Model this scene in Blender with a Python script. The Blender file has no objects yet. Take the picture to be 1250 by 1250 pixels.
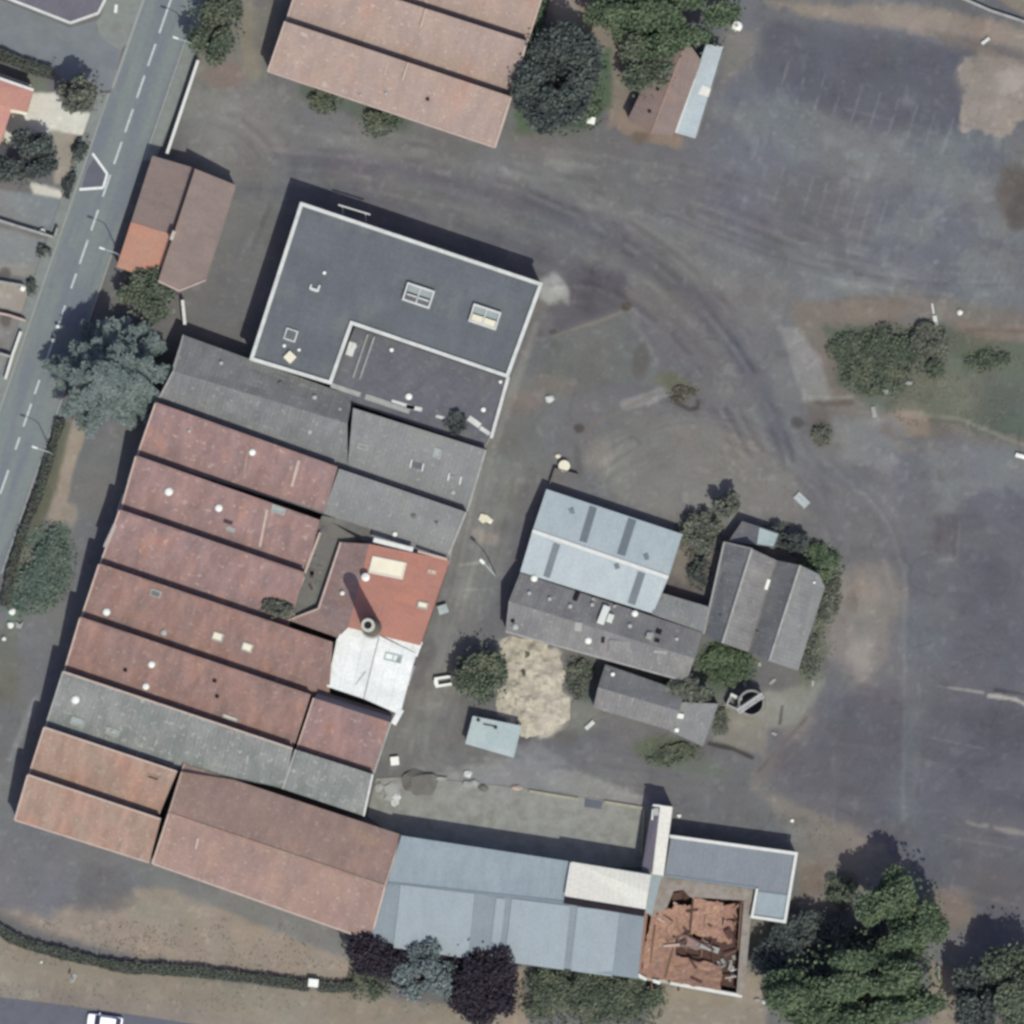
import bpy, bmesh, math, random
import numpy as np
from mathutils import Vector, Matrix
random.seed(7); RNG = np.random.default_rng(7)
scene = bpy.context.scene
COL = scene.collection
# ------------------------------------------------------------------ camera
CAM = Vector((120.0, -90.0, 3000.0))
FW = (-CAM).normalized()
CZ = -FW
CX = Vector((0, 1, 0)).cross(CZ).normalized()
CY = CZ.cross(CX)
D = CAM.length
SPAN = 125.0
cd = bpy.data.cameras.new('camera'); cam = bpy.data.objects.new('camera', cd); COL.objects.link(cam)
m = Matrix((CX, CY, CZ)).transposed().to_4x4(); m.translation = CAM
cam.matrix_world = m
cd.sensor_width = 36; cd.sensor_height = 36; cd.sensor_fit = 'HORIZONTAL'
cd.lens = 36.0 * D / SPAN
cd.clip_start = 500; cd.clip_end = 20000
scene.camera = cam

def W(px, py, z=0.0):
    """world point at height z that stands at the plan position (px,py) of the survey (10 px = 1 m)"""
    d = FW * D + CX * ((px - 625.0) / 1250 * SPAN) + CY * ((625.0 - py) / 1250 * SPAN)
    t = (z - CAM.z) / d.z
    return CAM + d * t

# ------------------------------------------------------------------ light
SUN = Vector((0.24, -0.52, 1.0)).normalized()      # towards the sun
EL = math.asin(SUN.z); AZ = math.atan2(SUN.x, SUN.y)
sl = bpy.data.lights.new('sun', 'SUN'); so = bpy.data.objects.new('sun', sl); COL.objects.link(so)
sl.energy = 3.2; sl.angle = math.radians(0.5); sl.color = (1.0, 0.965, 0.92)
so.rotation_euler = (-SUN).to_track_quat('-Z', 'Y').to_euler(); so.location = (0, 0, 200)
w = bpy.data.worlds.new('World'); scene.world = w; w.use_nodes = True
nt = w.node_tree; bg = nt.nodes['Background']
sk = nt.nodes.new('ShaderNodeTexSky'); sk.sky_type = 'NISHITA'; sk.sun_disc = False
sk.sun_elevation = EL; sk.sun_rotation = AZ; sk.air_density = 1.0; sk.dust_density = 1.5
tn = nt.nodes.new('ShaderNodeMix'); tn.data_type = 'RGBA'; tn.blend_type = 'MULTIPLY'; tn.inputs[0].default_value = 1.0
tn.inputs[7].default_value = (1.10, 0.93, 1.0, 1)      # tint on the sky, turns the shadow fill violet
nt.links.new(sk.outputs[0], tn.inputs[6]); nt.links.new(tn.outputs[2], bg.inputs[0]); bg.inputs[1].default_value = 0.128
scene.view_settings.view_transform = 'Standard'; scene.view_settings.look = 'None'
scene.view_settings.exposure = 0.42; scene.view_settings.gamma = 1.0
scene.render.film_transparent = False
scene.cycles.filter_width = 3.0
scene.cycles.max_bounces = 6; scene.cycles.diffuse_bounces = 3

# ------------------------------------------------------------------ colour
KILL = np.array([1.54, 1.46, 1.63])
def lin(c):
    c = np.asarray(c, float) / 255.0
    return np.where(c <= 0.04045, c / 12.92, ((c + 0.055) / 1.055) ** 2.4)
def alb(r, g, b, f=1.0):
    """surface reflectance measured from its sunlit look on level ground"""
    a = np.clip(lin((r, g, b)) / KILL * f, 0.004, 0.9)
    return (float(a[0]), float(a[1]), float(a[2]), 1.0)

def albg(r, g, b):
    a = np.clip(lin((r, g, b)) / np.array([1.55, 1.47, 1.62]), 0.004, 0.9)
    return (float(a[0]), float(a[1]), float(a[2]), 1.0)
MATS = {}
def newmat(name):
    mt = bpy.data.materials.new(name); mt.use_nodes = True
    n = mt.node_tree.nodes; b = n['Principled BSDF']
    b.inputs['Specular IOR Level'].default_value = 0.2
    b.inputs['Roughness'].default_value = 0.85
    MATS[name] = mt
    return mt, n, mt.node_tree.links, b
def mixc(n, l, fac, a, b, mode='MIX'):
    x = n.new('ShaderNodeMix'); x.data_type = 'RGBA'; x.blend_type = mode; x.clamp_factor = True
    for sock, v in ((x.inputs[0], fac), (x.inputs[6], a), (x.inputs[7], b)):
        if hasattr(v, 'is_linked'): l.new(v, sock)
        else: sock.default_value = v
    return x.outputs[2]
def ramp(n, l, src, p0, p1, v0=0.0, v1=1.0):
    r = n.new('ShaderNodeMapRange'); r.interpolation_type = 'SMOOTHSTEP'
    r.inputs[1].default_value = p0; r.inputs[2].default_value = p1
    r.inputs[3].default_value = v0; r.inputs[4].default_value = v1
    l.new(src, r.inputs[0]); return r.outputs[0]
def noisen(n, l, vec, scale, detail=3.0, rough=0.55):
    t = n.new('ShaderNodeTexNoise'); t.inputs['Scale'].default_value = scale
    t.inputs['Detail'].default_value = detail; t.inputs['Roughness'].default_value = rough
    l.new(vec, t.inputs['Vector']); return t.outputs[0]
def mapping(n, l, src, sc=(1, 1, 1), loc=(0, 0, 0)):
    mp = n.new('ShaderNodeMapping'); mp.inputs['Scale'].default_value = sc; mp.inputs['Location'].default_value = loc
    l.new(src, mp.inputs['Vector']); return mp.outputs[0]

def roofmat(name, base, var, patch=None, lichen=None, dark=None, rows=0.4, rowamt=0.12, patchcut=(0.52, 0.72),
            streak=0.35, seed=0.0, rowdir='Y', rough=0.85, spec=0.2, lich=(0.60, 0.70)):
    mt, n, l, b = newmat(name)
    uv = n.new('ShaderNodeTexCoord').outputs['UV']
    uvo = mapping(n, l, uv, (1, 1, 1), (seed * 13.7, seed * 7.1, 0))
    c = mixc(n, l, ramp(n, l, noisen(n, l, uvo, 0.22, 5, 0.65), 0.38, 0.62), base, var)
    if patch:
        c = mixc(n, l, ramp(n, l, noisen(n, l, mapping(n, l, uvo, (0.8, 0.55, 1), (31, 3, 0)), 0.3, 5, 0.65), patchcut[0], patchcut[1], 0, 0.85), c, patch)
    if dark:
        c = mixc(n, l, ramp(n, l, noisen(n, l, mapping(n, l, uvo, (1, 0.6, 1), (3, 57, 0)), 0.45, 5, 0.7), 0.54, 0.78, 0, 0.8), c, dark)
    st = noisen(n, l, mapping(n, l, uvo, (0.7, 0.22, 1)), 1.0, 5, 0.65)
    s = ramp(n, l, st, 0.25, 0.75, 1 - streak * .55, 1 + streak * .55)
    cm = n.new('ShaderNodeCombineColor'); [l.new(s, cm.inputs[i]) for i in range(3)]
    c = mixc(n, l, 1.0, c, cm.outputs[0], 'MULTIPLY')
    fine = noisen(n, l, uvo, 2.6, 5, 0.7)
    s2 = ramp(n, l, fine, 0.25, 0.75, 0.9, 1.1)
    cm2 = n.new('ShaderNodeCombineColor'); [l.new(s2, cm2.inputs[i]) for i in range(3)]
    c = mixc(n, l, 1.0, c, cm2.outputs[0], 'MULTIPLY')
    if lichen:
        c = mixc(n, l, ramp(n, l, noisen(n, l, uvo, 1.3, 4, 0.6), lich[0] - .03, lich[1], 0, 0.8), c, lichen)
    wv = n.new('ShaderNodeTexWave'); wv.wave_type = 'BANDS'; wv.bands_direction = rowdir
    wv.inputs['Scale'].default_value = 0.314 / rows; wv.inputs['Distortion'].default_value = 0.15
    l.new(uv, wv.inputs['Vector'])
    s3 = ramp(n, l, wv.outputs[1], 0, 1, 1 - rowamt * .6, 1 + rowamt * .6)
    cm3 = n.new('ShaderNodeCombineColor'); [l.new(s3, cm3.inputs[i]) for i in range(3)]
    c = mixc(n, l, 1.0, c, cm3.outputs[0], 'MULTIPLY')
    l.new(c, b.inputs['Base Color'])
    bp = n.new('ShaderNodeBump'); bp.inputs['Strength'].default_value = 0.1; bp.inputs['Distance'].default_value = 0.03
    l.new(wv.outputs[1], bp.inputs['Height']); l.new(bp.outputs[0], b.inputs['Normal'])
    b.inputs['Roughness'].default_value = rough; b.inputs['Specular IOR Level'].default_value = spec
    return mt
def plainmat(name, c, var=0.18, scale=1.5, rough=0.8, metal=0.0, spec=0.25, stain=None):
    mt, n, l, b = newmat(name)
    ob = n.new('ShaderNodeNewGeometry').outputs['Position']
    s = ramp(n, l, noisen(n, l, ob, scale, 5, 0.65), 0.25, 0.75, 1 - var, 1 + var)
    cm = n.new('ShaderNodeCombineColor'); [l.new(s, cm.inputs[i]) for i in range(3)]
    col = mixc(n, l, 1.0, c, cm.outputs[0], 'MULTIPLY')
    if stain:
        col = mixc(n, l, ramp(n, l, noisen(n, l, ob, 0.55, 5, 0.65), 0.48, 0.68, 0, 0.8), col, stain)
    l.new(col, b.inputs['Base Color'])
    b.inputs['Roughness'].default_value = rough; b.inputs['Metallic'].default_value = metal
    b.inputs['Specular IOR Level'].default_value = spec
    return mt
def leafmat(name, c0, c1, c2=None):
    mt, n, l, b = newmat(name)
    g = n.new('ShaderNodeNewGeometry')
    r = ramp(n, l, g.outputs['Random Per Island'], 0, 1)
    c = mixc(n, l, r, c0, c1)
    if c2:
        c = mixc(n, l, ramp(n, l, noisen(n, l, g.outputs['Position'], 0.45, 3, 0.6), 0.45, 0.65, 0, 0.75), c, c2)
    l.new(c, b.inputs['Base Color']); b.inputs['Roughness'].default_value = 0.75
    b.inputs['Specular IOR Level'].default_value = 0.15
    tr = n.new('ShaderNodeBsdfTranslucent'); l.new(c, tr.inputs[0])
    mx = n.new('ShaderNodeMixShader'); mx.inputs[0].default_value = 0.22
    l.new(b.outputs[0], mx.inputs[1]); l.new(tr.outputs[0], mx.inputs[2])
    l.new(mx.outputs[0], n['Material Output'].inputs[0])
    return mt

# ------------------------------------------------------------------ objects
def tag(o, label=None, cat=None, group=None, kind=None):
    if label: o['label'] = label
    if cat: o['category'] = cat
    if group: o['group'] = group
    if kind: o['kind'] = kind
    return o
def thing(name, label, cat, loc=(0, 0, 0), group=None):
    o = bpy.data.objects.new(name, None); COL.objects.link(o); o.location = loc
    o.empty_display_size = 0.5
    return tag(o, label, cat, group)
def origin_of(o):
    v = Vector((0, 0, 0))
    while o is not None:
        v += o.location; o = o.parent
    return v
class MB:
    def __init__(s): s.v = []; s.f = []; s.uv = []; s.mi = []
    def poly(s, pts, mi=0, uv=True):
        pts = [Vector(p) for p in pts]
        nrm = Vector((0, 0, 0))
        for i in range(len(pts)):
            a, b = pts[i], pts[(i + 1) % len(pts)]
            nrm += Vector(((a.y - b.y) * (a.z + b.z), (a.z - b.z) * (a.x + b.x), (a.x - b.x) * (a.y + b.y)))
        nrm.normalize() if nrm.length > 1e-9 else None
        u = Vector((0, 0, 1)).cross(nrm)
        if u.length < 0.03: u = (pts[1] - pts[0])
        u.normalize(); v = nrm.cross(u)
        i0 = len(s.v); s.v += [tuple(p) for p in pts]
        s.f.append(list(range(i0, i0 + len(pts))))
        s.uv.append([(p.dot(u), p.dot(v)) for p in pts]); s.mi.append(mi)
    def slab(s, pts, t=0.12, mi=0, mside=None):
        """sheet with thickness t below pts (given so that the top faces up)"""
        pts = [Vector(p) for p in pts]
        a = sum((pts[i].x * pts[(i + 1) % len(pts)].y - pts[(i + 1) % len(pts)].x * pts[i].y) for i in range(len(pts)))
        if a < 0: pts = pts[::-1]
        lo = [p - Vector((0, 0, t)) for p in pts]
        s.poly(pts, mi); s.poly(lo[::-1], mi)
        for i in range(len(pts)):
            j = (i + 1) % len(pts)
            s.poly([lo[i], lo[j], pts[j], pts[i]], mi if mside is None else mside)
    def prism(s, pts, h, mi=0):
        s.slab([Vector(p) + Vector((0, 0, h)) for p in pts], h, mi)
    def box(s, c, sx, sy, sz, rz=0.0, mi=0, tilt=None):
        c = Vector(c); R = Matrix.Rotation(rz, 3, 'Z')
        if tilt is not None: R = R @ Matrix.Rotation(tilt[0], 3, 'X') @ Matrix.Rotation(tilt[1], 3, 'Y')
        P = [c + R @ Vector((x * sx / 2, y * sy / 2, z * sz / 2)) for z in (-1, 1) for x, y in ((-1, -1), (1, -1), (1, 1), (-1, 1))]
        for q in ((3, 2, 1, 0), (4, 5, 6, 7), (0, 1, 5, 4), (1, 2, 6, 5), (2, 3, 7, 6), (3, 0, 4, 7)):
            s.poly([P[i] for i in q], mi)
    def bar(s, p, q, wd, ht, mi=0, up=None):
        """rectangular bar from p to q, its axis on the line, wd across, ht high"""
        p = Vector(p); q = Vector(q); d = (q - p)
        if d.length < 1e-6: return
        d.normalize(); up = Vector((0, 0, 1)) if up is None else up
        if abs(d.dot(up)) > 0.98: up = Vector((0, 1, 0))
        a = d.cross(up).normalized() * wd / 2; b = a.cross(d).normalized() * ht / 2
        A = [p - a - b, p + a - b, p + a + b, p - a + b]; B = [x + (q - p) for x in A]
        s.poly(A, mi); s.poly(B[::-1], mi)
        for i in range(4):
            j = (i + 1) % 4; s.poly([A[j], A[i], B[i], B[j]], mi)
    def tube(s, pts, rad, seg=8, mi=0, cap=True):
        pts = [Vector(p) for p in pts]
        rad = rad if isinstance(rad, (list, tuple)) else [rad] * len(pts)
        rings = []
        for i, p in enumerate(pts):
            d = (pts[min(i + 1, len(pts) - 1)] - pts[max(i - 1, 0)]).normalized()
            ref = Vector((0, 0, 1)) if abs(d.z) < 0.9 else Vector((1, 0, 0))
            a = d.cross(ref).normalized(); b = d.cross(a)
            i0 = len(s.v)
            s.v += [tuple(p + (a * math.cos(2 * math.pi * k / seg) + b * math.sin(2 * math.pi * k / seg)) * rad[i]) for k in range(seg)]
            rings.append(i0)
        def add(f): s.f.append(f); s.uv.append([(0, 0)] * len(f)); s.mi.append(mi)
        for r0, r1 in zip(rings, rings[1:]):
            for k in range(seg): add([r0 + k, r1 + k, r1 + (k + 1) % seg, r0 + (k + 1) % seg])
        if cap:
            add([rings[0] + k for k in range(seg)]); add([rings[-1] + k for k in reversed(range(seg))])
    def lathe(s, c, prof, seg=20, mi=0):
        c = Vector(c); rings = []
        def add(f): s.f.append(f); s.uv.append([(0, 0)] * len(f)); s.mi.append(mi)
        for r, z in prof:
            i0 = len(s.v); rings.append(i0)
            s.v += [(c.x + r * math.cos(2 * math.pi * k / seg), c.y + r * math.sin(2 * math.pi * k / seg), c.z + z) for k in range(seg)]
        for r0, r1 in zip(rings, rings[1:]):
            for k in range(seg): add([r0 + k, r0 + (k + 1) % seg, r1 + (k + 1) % seg, r1 + k])
        if prof[0][0] > 1e-4: add([rings[0] + k for k in reversed(range(seg))])
        if prof[-1][0] > 1e-4: add([rings[-1] + k for k in range(seg)])
    def build(s, name, mats, parent=None, loc=None):
        mats = mats if isinstance(mats, (list, tuple)) else [mats]
        mats = [MATS[x] if isinstance(x, str) else x for x in mats]
        if parent is not None: org = origin_of(parent)
        elif loc is not None: org = Vector(loc)
        else:
            a = np.array(s.v); org = Vector((a[:, 0].mean(), a[:, 1].mean(), a[:, 2].min()))
        me = bpy.data.meshes.new(name)
        me.from_pydata([(x - org.x, y - org.y, z - org.z) for x, y, z in s.v], [], s.f)
        ul = me.uv_layers.new(name='UVMap')
        flat = [c for f in s.uv for p in f for c in p]
        ul.data.foreach_set('uv', flat)
        for mt in mats: me.materials.append(mt)
        me.polygons.foreach_set('material_index', s.mi)
        me.update()
        o = bpy.data.objects.new(name, me); COL.objects.link(o)
        if parent is not None: o.parent = parent
        else: o.location = org
        return o
def centroid(pts):
    c = Vector((0, 0, 0))
    for p in pts: c += Vector(p)
    return c / len(pts)
def roof(root, pts, mt, t=0.14, name='roof', label=None):
    b = MB(); b.slab(pts, t); o = b.build(name, mt, root)
    if label: o['label'] = label
    return o
def walls(root, ring, mt, inset=0.14, drop=0.16, z0=-0.15, name='wall', closed=True):
    """wall skirt under a ring of eave/ridge points"""
    c = centroid(ring); b = MB(); q = []
    for p in ring:
        d = Vector((c.x - p.x, c.y - p.y, 0)); d.normalize()
        q.append(Vector((p.x, p.y, p.z - drop)) + d * inset * 1.4)
    a = sum((q[i].x * q[(i + 1) % len(q)].y - q[(i + 1) % len(q)].x * q[i].y) for i in range(len(q)))
    if a < 0: q = q[::-1]
    for i in range(len(q)):
        p0, p1 = q[i], q[(i + 1) % len(q)]
        b.poly([Vector((p0.x, p0.y, z0)), Vector((p1.x, p1.y, z0)), p1, p0])
    return b.build(name, mt, root)
def strip(root, p, q, wd, ht, mt, name, lift=0.03):
    b = MB(); z = Vector((0, 0, lift)); b.bar(Vector(p) + z, Vector(q) + z, wd, ht); return b.build(name, mt, root)
def lerp(a, b, t): return a + (b - a) * t
def windows(root, p0, p1, zs, h, wd, n, inward, name='window', frame='white_paint', glass='glass', off=0.0):
    """n windows along the wall foot line p0-p1; each a frame with a pane"""
    p0 = Vector((p0.x, p0.y, 0)); p1 = Vector((p1.x, p1.y, 0)); d = (p1 - p0).normalized()
    nn = Vector((d.y, -d.x, 0));
    if nn.dot(inward) > 0: nn = -nn
    rz = math.atan2(d.y, d.x)
    for i in range(n):
        c = lerp(p0, p1, (i + 0.5) / n) + nn * off
        f = MB(); z = zs + h / 2
        for s_ in (-1, 1): f.box(c + d * s_ * (wd / 2 - 0.04) + Vector((0, 0, z)), 0.08, 0.14, h, rz)
        for s_ in (-1, 1): f.box(c + Vector((0, 0, z + s_ * (h / 2 - 0.04))), wd - 0.16, 0.14, 0.08, rz)
        fo = f.build(name, frame, root)
        g = MB(); g.box(c + Vector((0, 0, z)), wd - 0.16, 0.06, h - 0.16, rz); g.build('pane', glass, fo)
def door(root, c, d, wd, h, nn, mt, name='door'):
    rz = math.atan2(d.y, d.x); b = MB(); b.box(Vector((c.x, c.y, h / 2)) + nn * 0.03, wd, 0.12, h, rz); o = b.build(name, mt, root)
    g = MB(); g.box(Vector((c.x, c.y, 1.05)) + nn * 0.11 + d * wd * 0.38, 0.08, 0.06, 0.16, rz); g.build('handle', 'steel', o)
def dome(root, p, r, mt, name='roof_vent', curb=None):
    b = MB(); b.lathe(p, [(r * 1.05, -0.25), (r * 1.05, 0.18), (r, 0.2), (r * .86, .2 + .28 * r), (r * .5, .2 + .45 * r), (0.0001, .2 + .5 * r)], 14)
    return b.build(name, mt, root)
def skylight(root, c, du, dv, lx, ly, frame, glass, name='skylight', h=0.3, bars=1):
    du = Vector(du).normalized(); dv = Vector(dv).normalized(); nn = du.cross(dv); nn = nn if nn.z > 0 else -nn
    c = Vector(c); f = MB()
    for s_ in (-1, 1):
        f.bar(c + du * s_ * (lx / 2) - dv * ly / 2 + nn * h / 2, c + du * s_ * (lx / 2) + dv * ly / 2 + nn * h / 2, 0.16, h, up=nn)
        f.bar(c + dv * s_ * (ly / 2 - 0.08) - du * (lx / 2 - 0.08) + nn * (h / 2 - 0.004), c + dv * s_ * (ly / 2 - 0.08) + du * (lx / 2 - 0.08) + nn * (h / 2 - 0.004), 0.16, h - 0.01, up=nn)
    for k in range(bars):
        t = -lx / 2 + lx * (k + 1) / (bars + 1)
        f.bar(c + du * t - dv * (ly / 2 - .16) + nn * (h - 0.06), c + du * t + dv * (ly / 2 - .16) + nn * (h - 0.06), 0.1, 0.1, up=nn)
    fo = f.build(name, frame, root)
    g = MB(); a = du * (lx / 2 - .08); e = dv * (ly / 2 - .16); z = nn * (h - 0.12)
    g.slab([c - a - e + z, c + a - e + z, c + a + e + z, c - a + e + z], 0.04); g.build('pane', glass, fo)
    return fo
# ------------------------------------------------------------------ ground sheet with soil and paving zones
def vnoise(x, y, sc, seed):
    r = np.random.default_rng(seed); T = r.random((257, 257))
    X = x / sc; Y = y / sc
    xi = np.floor(X).astype(int); yi = np.floor(Y).astype(int); fx = X - xi; fy = Y - yi
    fx = fx * fx * (3 - 2 * fx); fy = fy * fy * (3 - 2 * fy)
    a = T[yi % 256, xi % 256]; b = T[yi % 256, (xi + 1) % 256]; c = T[(yi + 1) % 256, xi % 256]; d = T[(yi + 1) % 256, (xi + 1) % 256]
    return (a * (1 - fx) + b * fx) * (1 - fy) + (c * (1 - fx) + d * fx) * fy
def fbm(x, y, sc, seed, o=4):
    t = 0; a = 1; n = 0
    for k in range(o):
        t = t + a * vnoise(x, y, sc / 2 ** k, seed + k); n += a; a *= 0.55
    return t / n
def sstep(e0, e1, x):
    t = np.clip((x - e0) / (e1 - e0 + 1e-9), 0, 1); return t * t * (3 - 2 * t)
fine = np.arange(-40, 1290.1, 2.0)
far_lo = np.array([-20000, -9000, -4000, -1800, -900, -400, -150.0]); far_hi = np.array([1420, 1700, 2200, 3100, 5300, 10000, 21000.0])
gx = np.concatenate([far_lo, fine, far_hi]); gy = gx.copy()
PX, PY = np.meshgrid(gx, gy)
NX = len(gx)
col = np.zeros(PX.shape + (3,)); col[:] = lin((105, 103, 105))
WN = (fbm(PX, PY, 40, 11, 4) - 0.5); WN2 = (fbm(PX, PY, 14, 21, 3) - 0.5); WN3 = (fbm(PX, PY, 6, 31, 2) - 0.5)
def put(mask, c, a): 
    mk = (mask * a)[..., None]; return mk
def sdist(poly):
    P = np.array(poly, float); n = len(P)
    inside = np.zeros(PX.shape, bool); dmin = np.full(PX.shape, 1e9)
    for i in range(n):
        a = P[i]; b = P[(i + 1) % n]; e = b - a
        wx = PX - a[0]; wy = PY - a[1]
        t = np.clip((wx * e[0] + wy * e[1]) / (e @ e + 1e-9), 0, 1)
        dmin = np.minimum(dmin, (wx - e[0] * t) ** 2 + (wy - e[1] * t) ** 2)
        if a[1] != b[1]:
            cnd = ((a[1] > PY) != (b[1] > PY)) & (PX < (b[0] - a[0]) * (PY - a[1]) / (b[1] - a[1]) + a[0])
            inside ^= cnd
    d = np.sqrt(dmin); return np.where(inside, d, -d)
def paint(mask, c):
    global col
    mask = mask[..., None]; col = col * (1 - mask) + lin(c) * mask
def zone(poly, c, soft=8, warp=24, a=1.0, cut=None):
    d = sdist(poly) + warp * WN + warp * 0.6 * WN2 + min(warp, 14) * 0.5 * WN3
    mk = sstep(-soft, soft, d) * a
    if cut: mk = mk * sstep(cut[1], cut[1] + cut[2], fbm(PX, PY, cut[0], int(poly[0][0] * 3 + poly[0][1] * 7) % 9999, 4))
    paint(mk, c)
def blot(cx, cy, rx, ry, c, ang=0, soft=0.35, warp=0.8, a=1.0):
    s, k = math.sin(math.radians(ang)), math.cos(math.radians(ang))
    x = ((PX - cx) * k + (PY - cy) * s) / rx; y = (-(PX - cx) * s + (PY - cy) * k) / ry
    d = 1 - np.sqrt(x * x + y * y) + warp * WN + 0.5 * warp * WN2
    paint(sstep(-soft, soft, d) * a, c)
def line(pts, wd, c, a=1.0, soft=2.5, warp=4, brk=0):
    dm = np.full(PX.shape, 1e9)
    for p, q in zip(pts, pts[1:]):
        e = np.array(q, float) - np.array(p, float)
        t = np.clip(((PX - p[0]) * e[0] + (PY - p[1]) * e[1]) / (e @ e), 0, 1)
        dm = np.minimum(dm, np.hypot(PX - p[0] - e[0] * t, PY - p[1] - e[1] * t))
    mk = sstep(-soft, soft, wd / 2 - dm + warp * WN2 + warp * WN) * a
    if brk: mk = mk * sstep(brk, brk + 0.15, fbm(PX, PY, 22, int(pts[0][0] + pts[0][1]), 3))
    paint(mk, c)
# --- the yard, north and east
zone([(880, 0), (1260, 0), (1260, 380), (1000, 375), (900, 330), (760, 235), (730, 160)], (100, 101, 108), 30, 40)
zone([(925, 25), (1190, 55), (1200, 165), (1050, 155), (930, 115)], (86, 87, 98), 14, 24, 0.9)
zone([(740, 170), (960, 240), (1000, 300), (900, 310), (780, 250)], (98, 95, 101), 30, 40, 0.8)
zone([(870, 130), (960, 115), (1050, 160), (1150, 185), (1210, 200), (1150, 235), (1000, 200), (900, 178)], (111, 114, 116), 12, 34, 0.75)
zone([(1090, 175), (1260, 165), (1260, 385), (980, 372), (1000, 300)], (110, 112, 113), 24, 44, 0.8, (40, 0.46, 0.12))
zone([(945, 210), (1090, 250), (1060, 300), (930, 265)], (97, 96, 103), 10, 20, 0.7)
zone([(960, 300), (1120, 330), (1080, 370), (980, 372)], (116, 118, 118), 20, 40, 0.6)
blot(1222, 108, 52, 48, (143, 131, 122), soft=.10, warp=1.5); blot(1235, 100, 22, 16, (158, 146, 136), warp=1.6); blot(1190, 100, 24, 30, (132, 122, 114), a=.6)
blot(1238, 232, 22, 40, (97, 90, 86)); blot(1244, 260, 14, 22, (85, 80, 78), a=.8)
zone([(935, 2), (1150, 10), (1260, 35), (1260, 68), (1170, 47), (1060, 32), (980, 18)], (138, 125, 114), 7, 14)
zone([(1165, -40), (1290, -40), (1290, 25), (1245, 18)], (126, 115, 102), 2, 3)
zone([(1130, 35), (1260, 62), (1260, 80), (1150, 55)], (112, 104, 98), 8, 14, .8)
for k in range(11):
    x = 955 + k * 22.4; y = 76 + k * 7.6
    line([(x + 8, y), (x - 5, y + 42)], 2.0, (120, 122, 126), .6, 1.6, 2.0, .30)
line([(948, 112), (1190, 172)], 2.5, (114, 116, 122), .5, 2, 3, .4)
for k in range(9):
    x = 950 + k * 18; y = 206 + k * 5.6
    line([(x + 7, y), (x - 6, y + 44)], 2.0, (120, 122, 125), .55, 1.6, 2.0, .30)
line([(930, 238), (1100, 290)], 2.2, (118, 116, 118), .45, 2, 3, .4)
# --- big lane with tyre darkening along it
zone([(215, 70), (330, 95), (600, 190), (780, 170), (960, 330), (1010, 560), (930, 600), (870, 430), (760, 330), (560, 250), (350, 205), (300, 400), (220, 330)], (108, 107, 108), 20, 30, .8)
line([(300, 190), (480, 205), (660, 255), (760, 300), (860, 370), (930, 470), (960, 560)], 26, (93, 91, 99), .75, 9, 18)
line([(260, 230), (420, 235), (560, 275), (700, 330), (780, 420)], 20, (92, 90, 98), .65, 8, 16)
line([(690, 240), (800, 300), (890, 420), (930, 500)], 14, (98, 96, 102), .7, 7, 14)
line([(330, 150), (520, 195), (680, 225), (800, 285), (900, 350)], 16, (120, 119, 118), .5, 8, 18)
line([(700, 300), (800, 350), (870, 440), (900, 520)], 9, (114, 112, 113), .5, 5, 12)
zone([(210, 90), (320, 110), (380, 180), (250, 230), (220, 190)], (116, 114, 113), 20, 30, .7)
zone([(690, 330), (760, 330), (765, 375), (680, 410), (665, 380)], (88, 86, 93), 8, 12, .9)
blot(672, 352, 16, 18, (150, 153, 153), 20, a=.85); blot(684, 350, 8, 20, (165, 168, 166), -25, a=.6)
# --- middle yard
zone([(665, 415), (770, 375), (800, 465), (700, 490), (650, 480)], (104, 105, 103), 10, 12, .9)
zone([(715, 545), (830, 495), (960, 560), (990, 630), (900, 640), (830, 640), (720, 580)], (119, 116, 112), 16, 26, .85)
zone([(760, 520), (840, 500), (900, 540), (830, 560), (740, 560)], (110, 109, 107), 14, 24, .6)
line([(676, 410), (730, 392), (768, 378)], 3, (128, 118, 110), .7, 2, 3); line([(768, 378), (800, 440)], 8, (118, 114, 112), .6, 4, 7)
line([(764, 494), (800, 483), (815, 478)], 13, (134, 132, 130), .8, 3, 6); line([(715, 545), (722, 520), (800, 480), (850, 470)], 4, (120, 108, 100), .6, 3, 5)
blot(828, 470, 24, 12, (104, 103, 86), 25); line([(822, 490), (842, 500), (852, 498), (852, 490)], 5, (74, 66, 60), .8, 2, 2); blot(765, 374, 6, 5, (84, 76, 70))
blot(782, 440, 10, 20, (92, 86, 82), 8, a=.7); blot(707, 523, 7, 6, (78, 74, 68)); blot(675, 405, 6, 4, (80, 74, 72), a=.8); blot(680, 470, 26, 10, (122, 110, 104), 12, a=.6)
blot(706, 562, 5, 25, (88, 86, 84), -8, a=.5); blot(728, 560, 18, 18, (128, 120, 114), a=.6); zone([(600, 470), (650, 460), (680, 560), (620, 600), (590, 590)], (112, 110, 107), 12, 20, .7)
blot(636, 490, 22, 14, (120, 106, 100), a=.6); line([(655, 395), (612, 520), (560, 660)], 9, (136, 132, 126), .6, 4, 4)
zone([(560, 640), (604, 540), (640, 560), (612, 700), (560, 860), (480, 940), (470, 920), (530, 740)], (114, 113, 111), 8, 14, .8)
line([(622, 600), (590, 660)], 12, (124, 120, 114), .6, 6, 8); blot(592, 655, 18, 9, (140, 128, 120), 15, a=.7); line([(562, 690), (590, 686), (606, 702)], 2.5, (150, 146, 140), .7, 1.5, 1)
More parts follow.
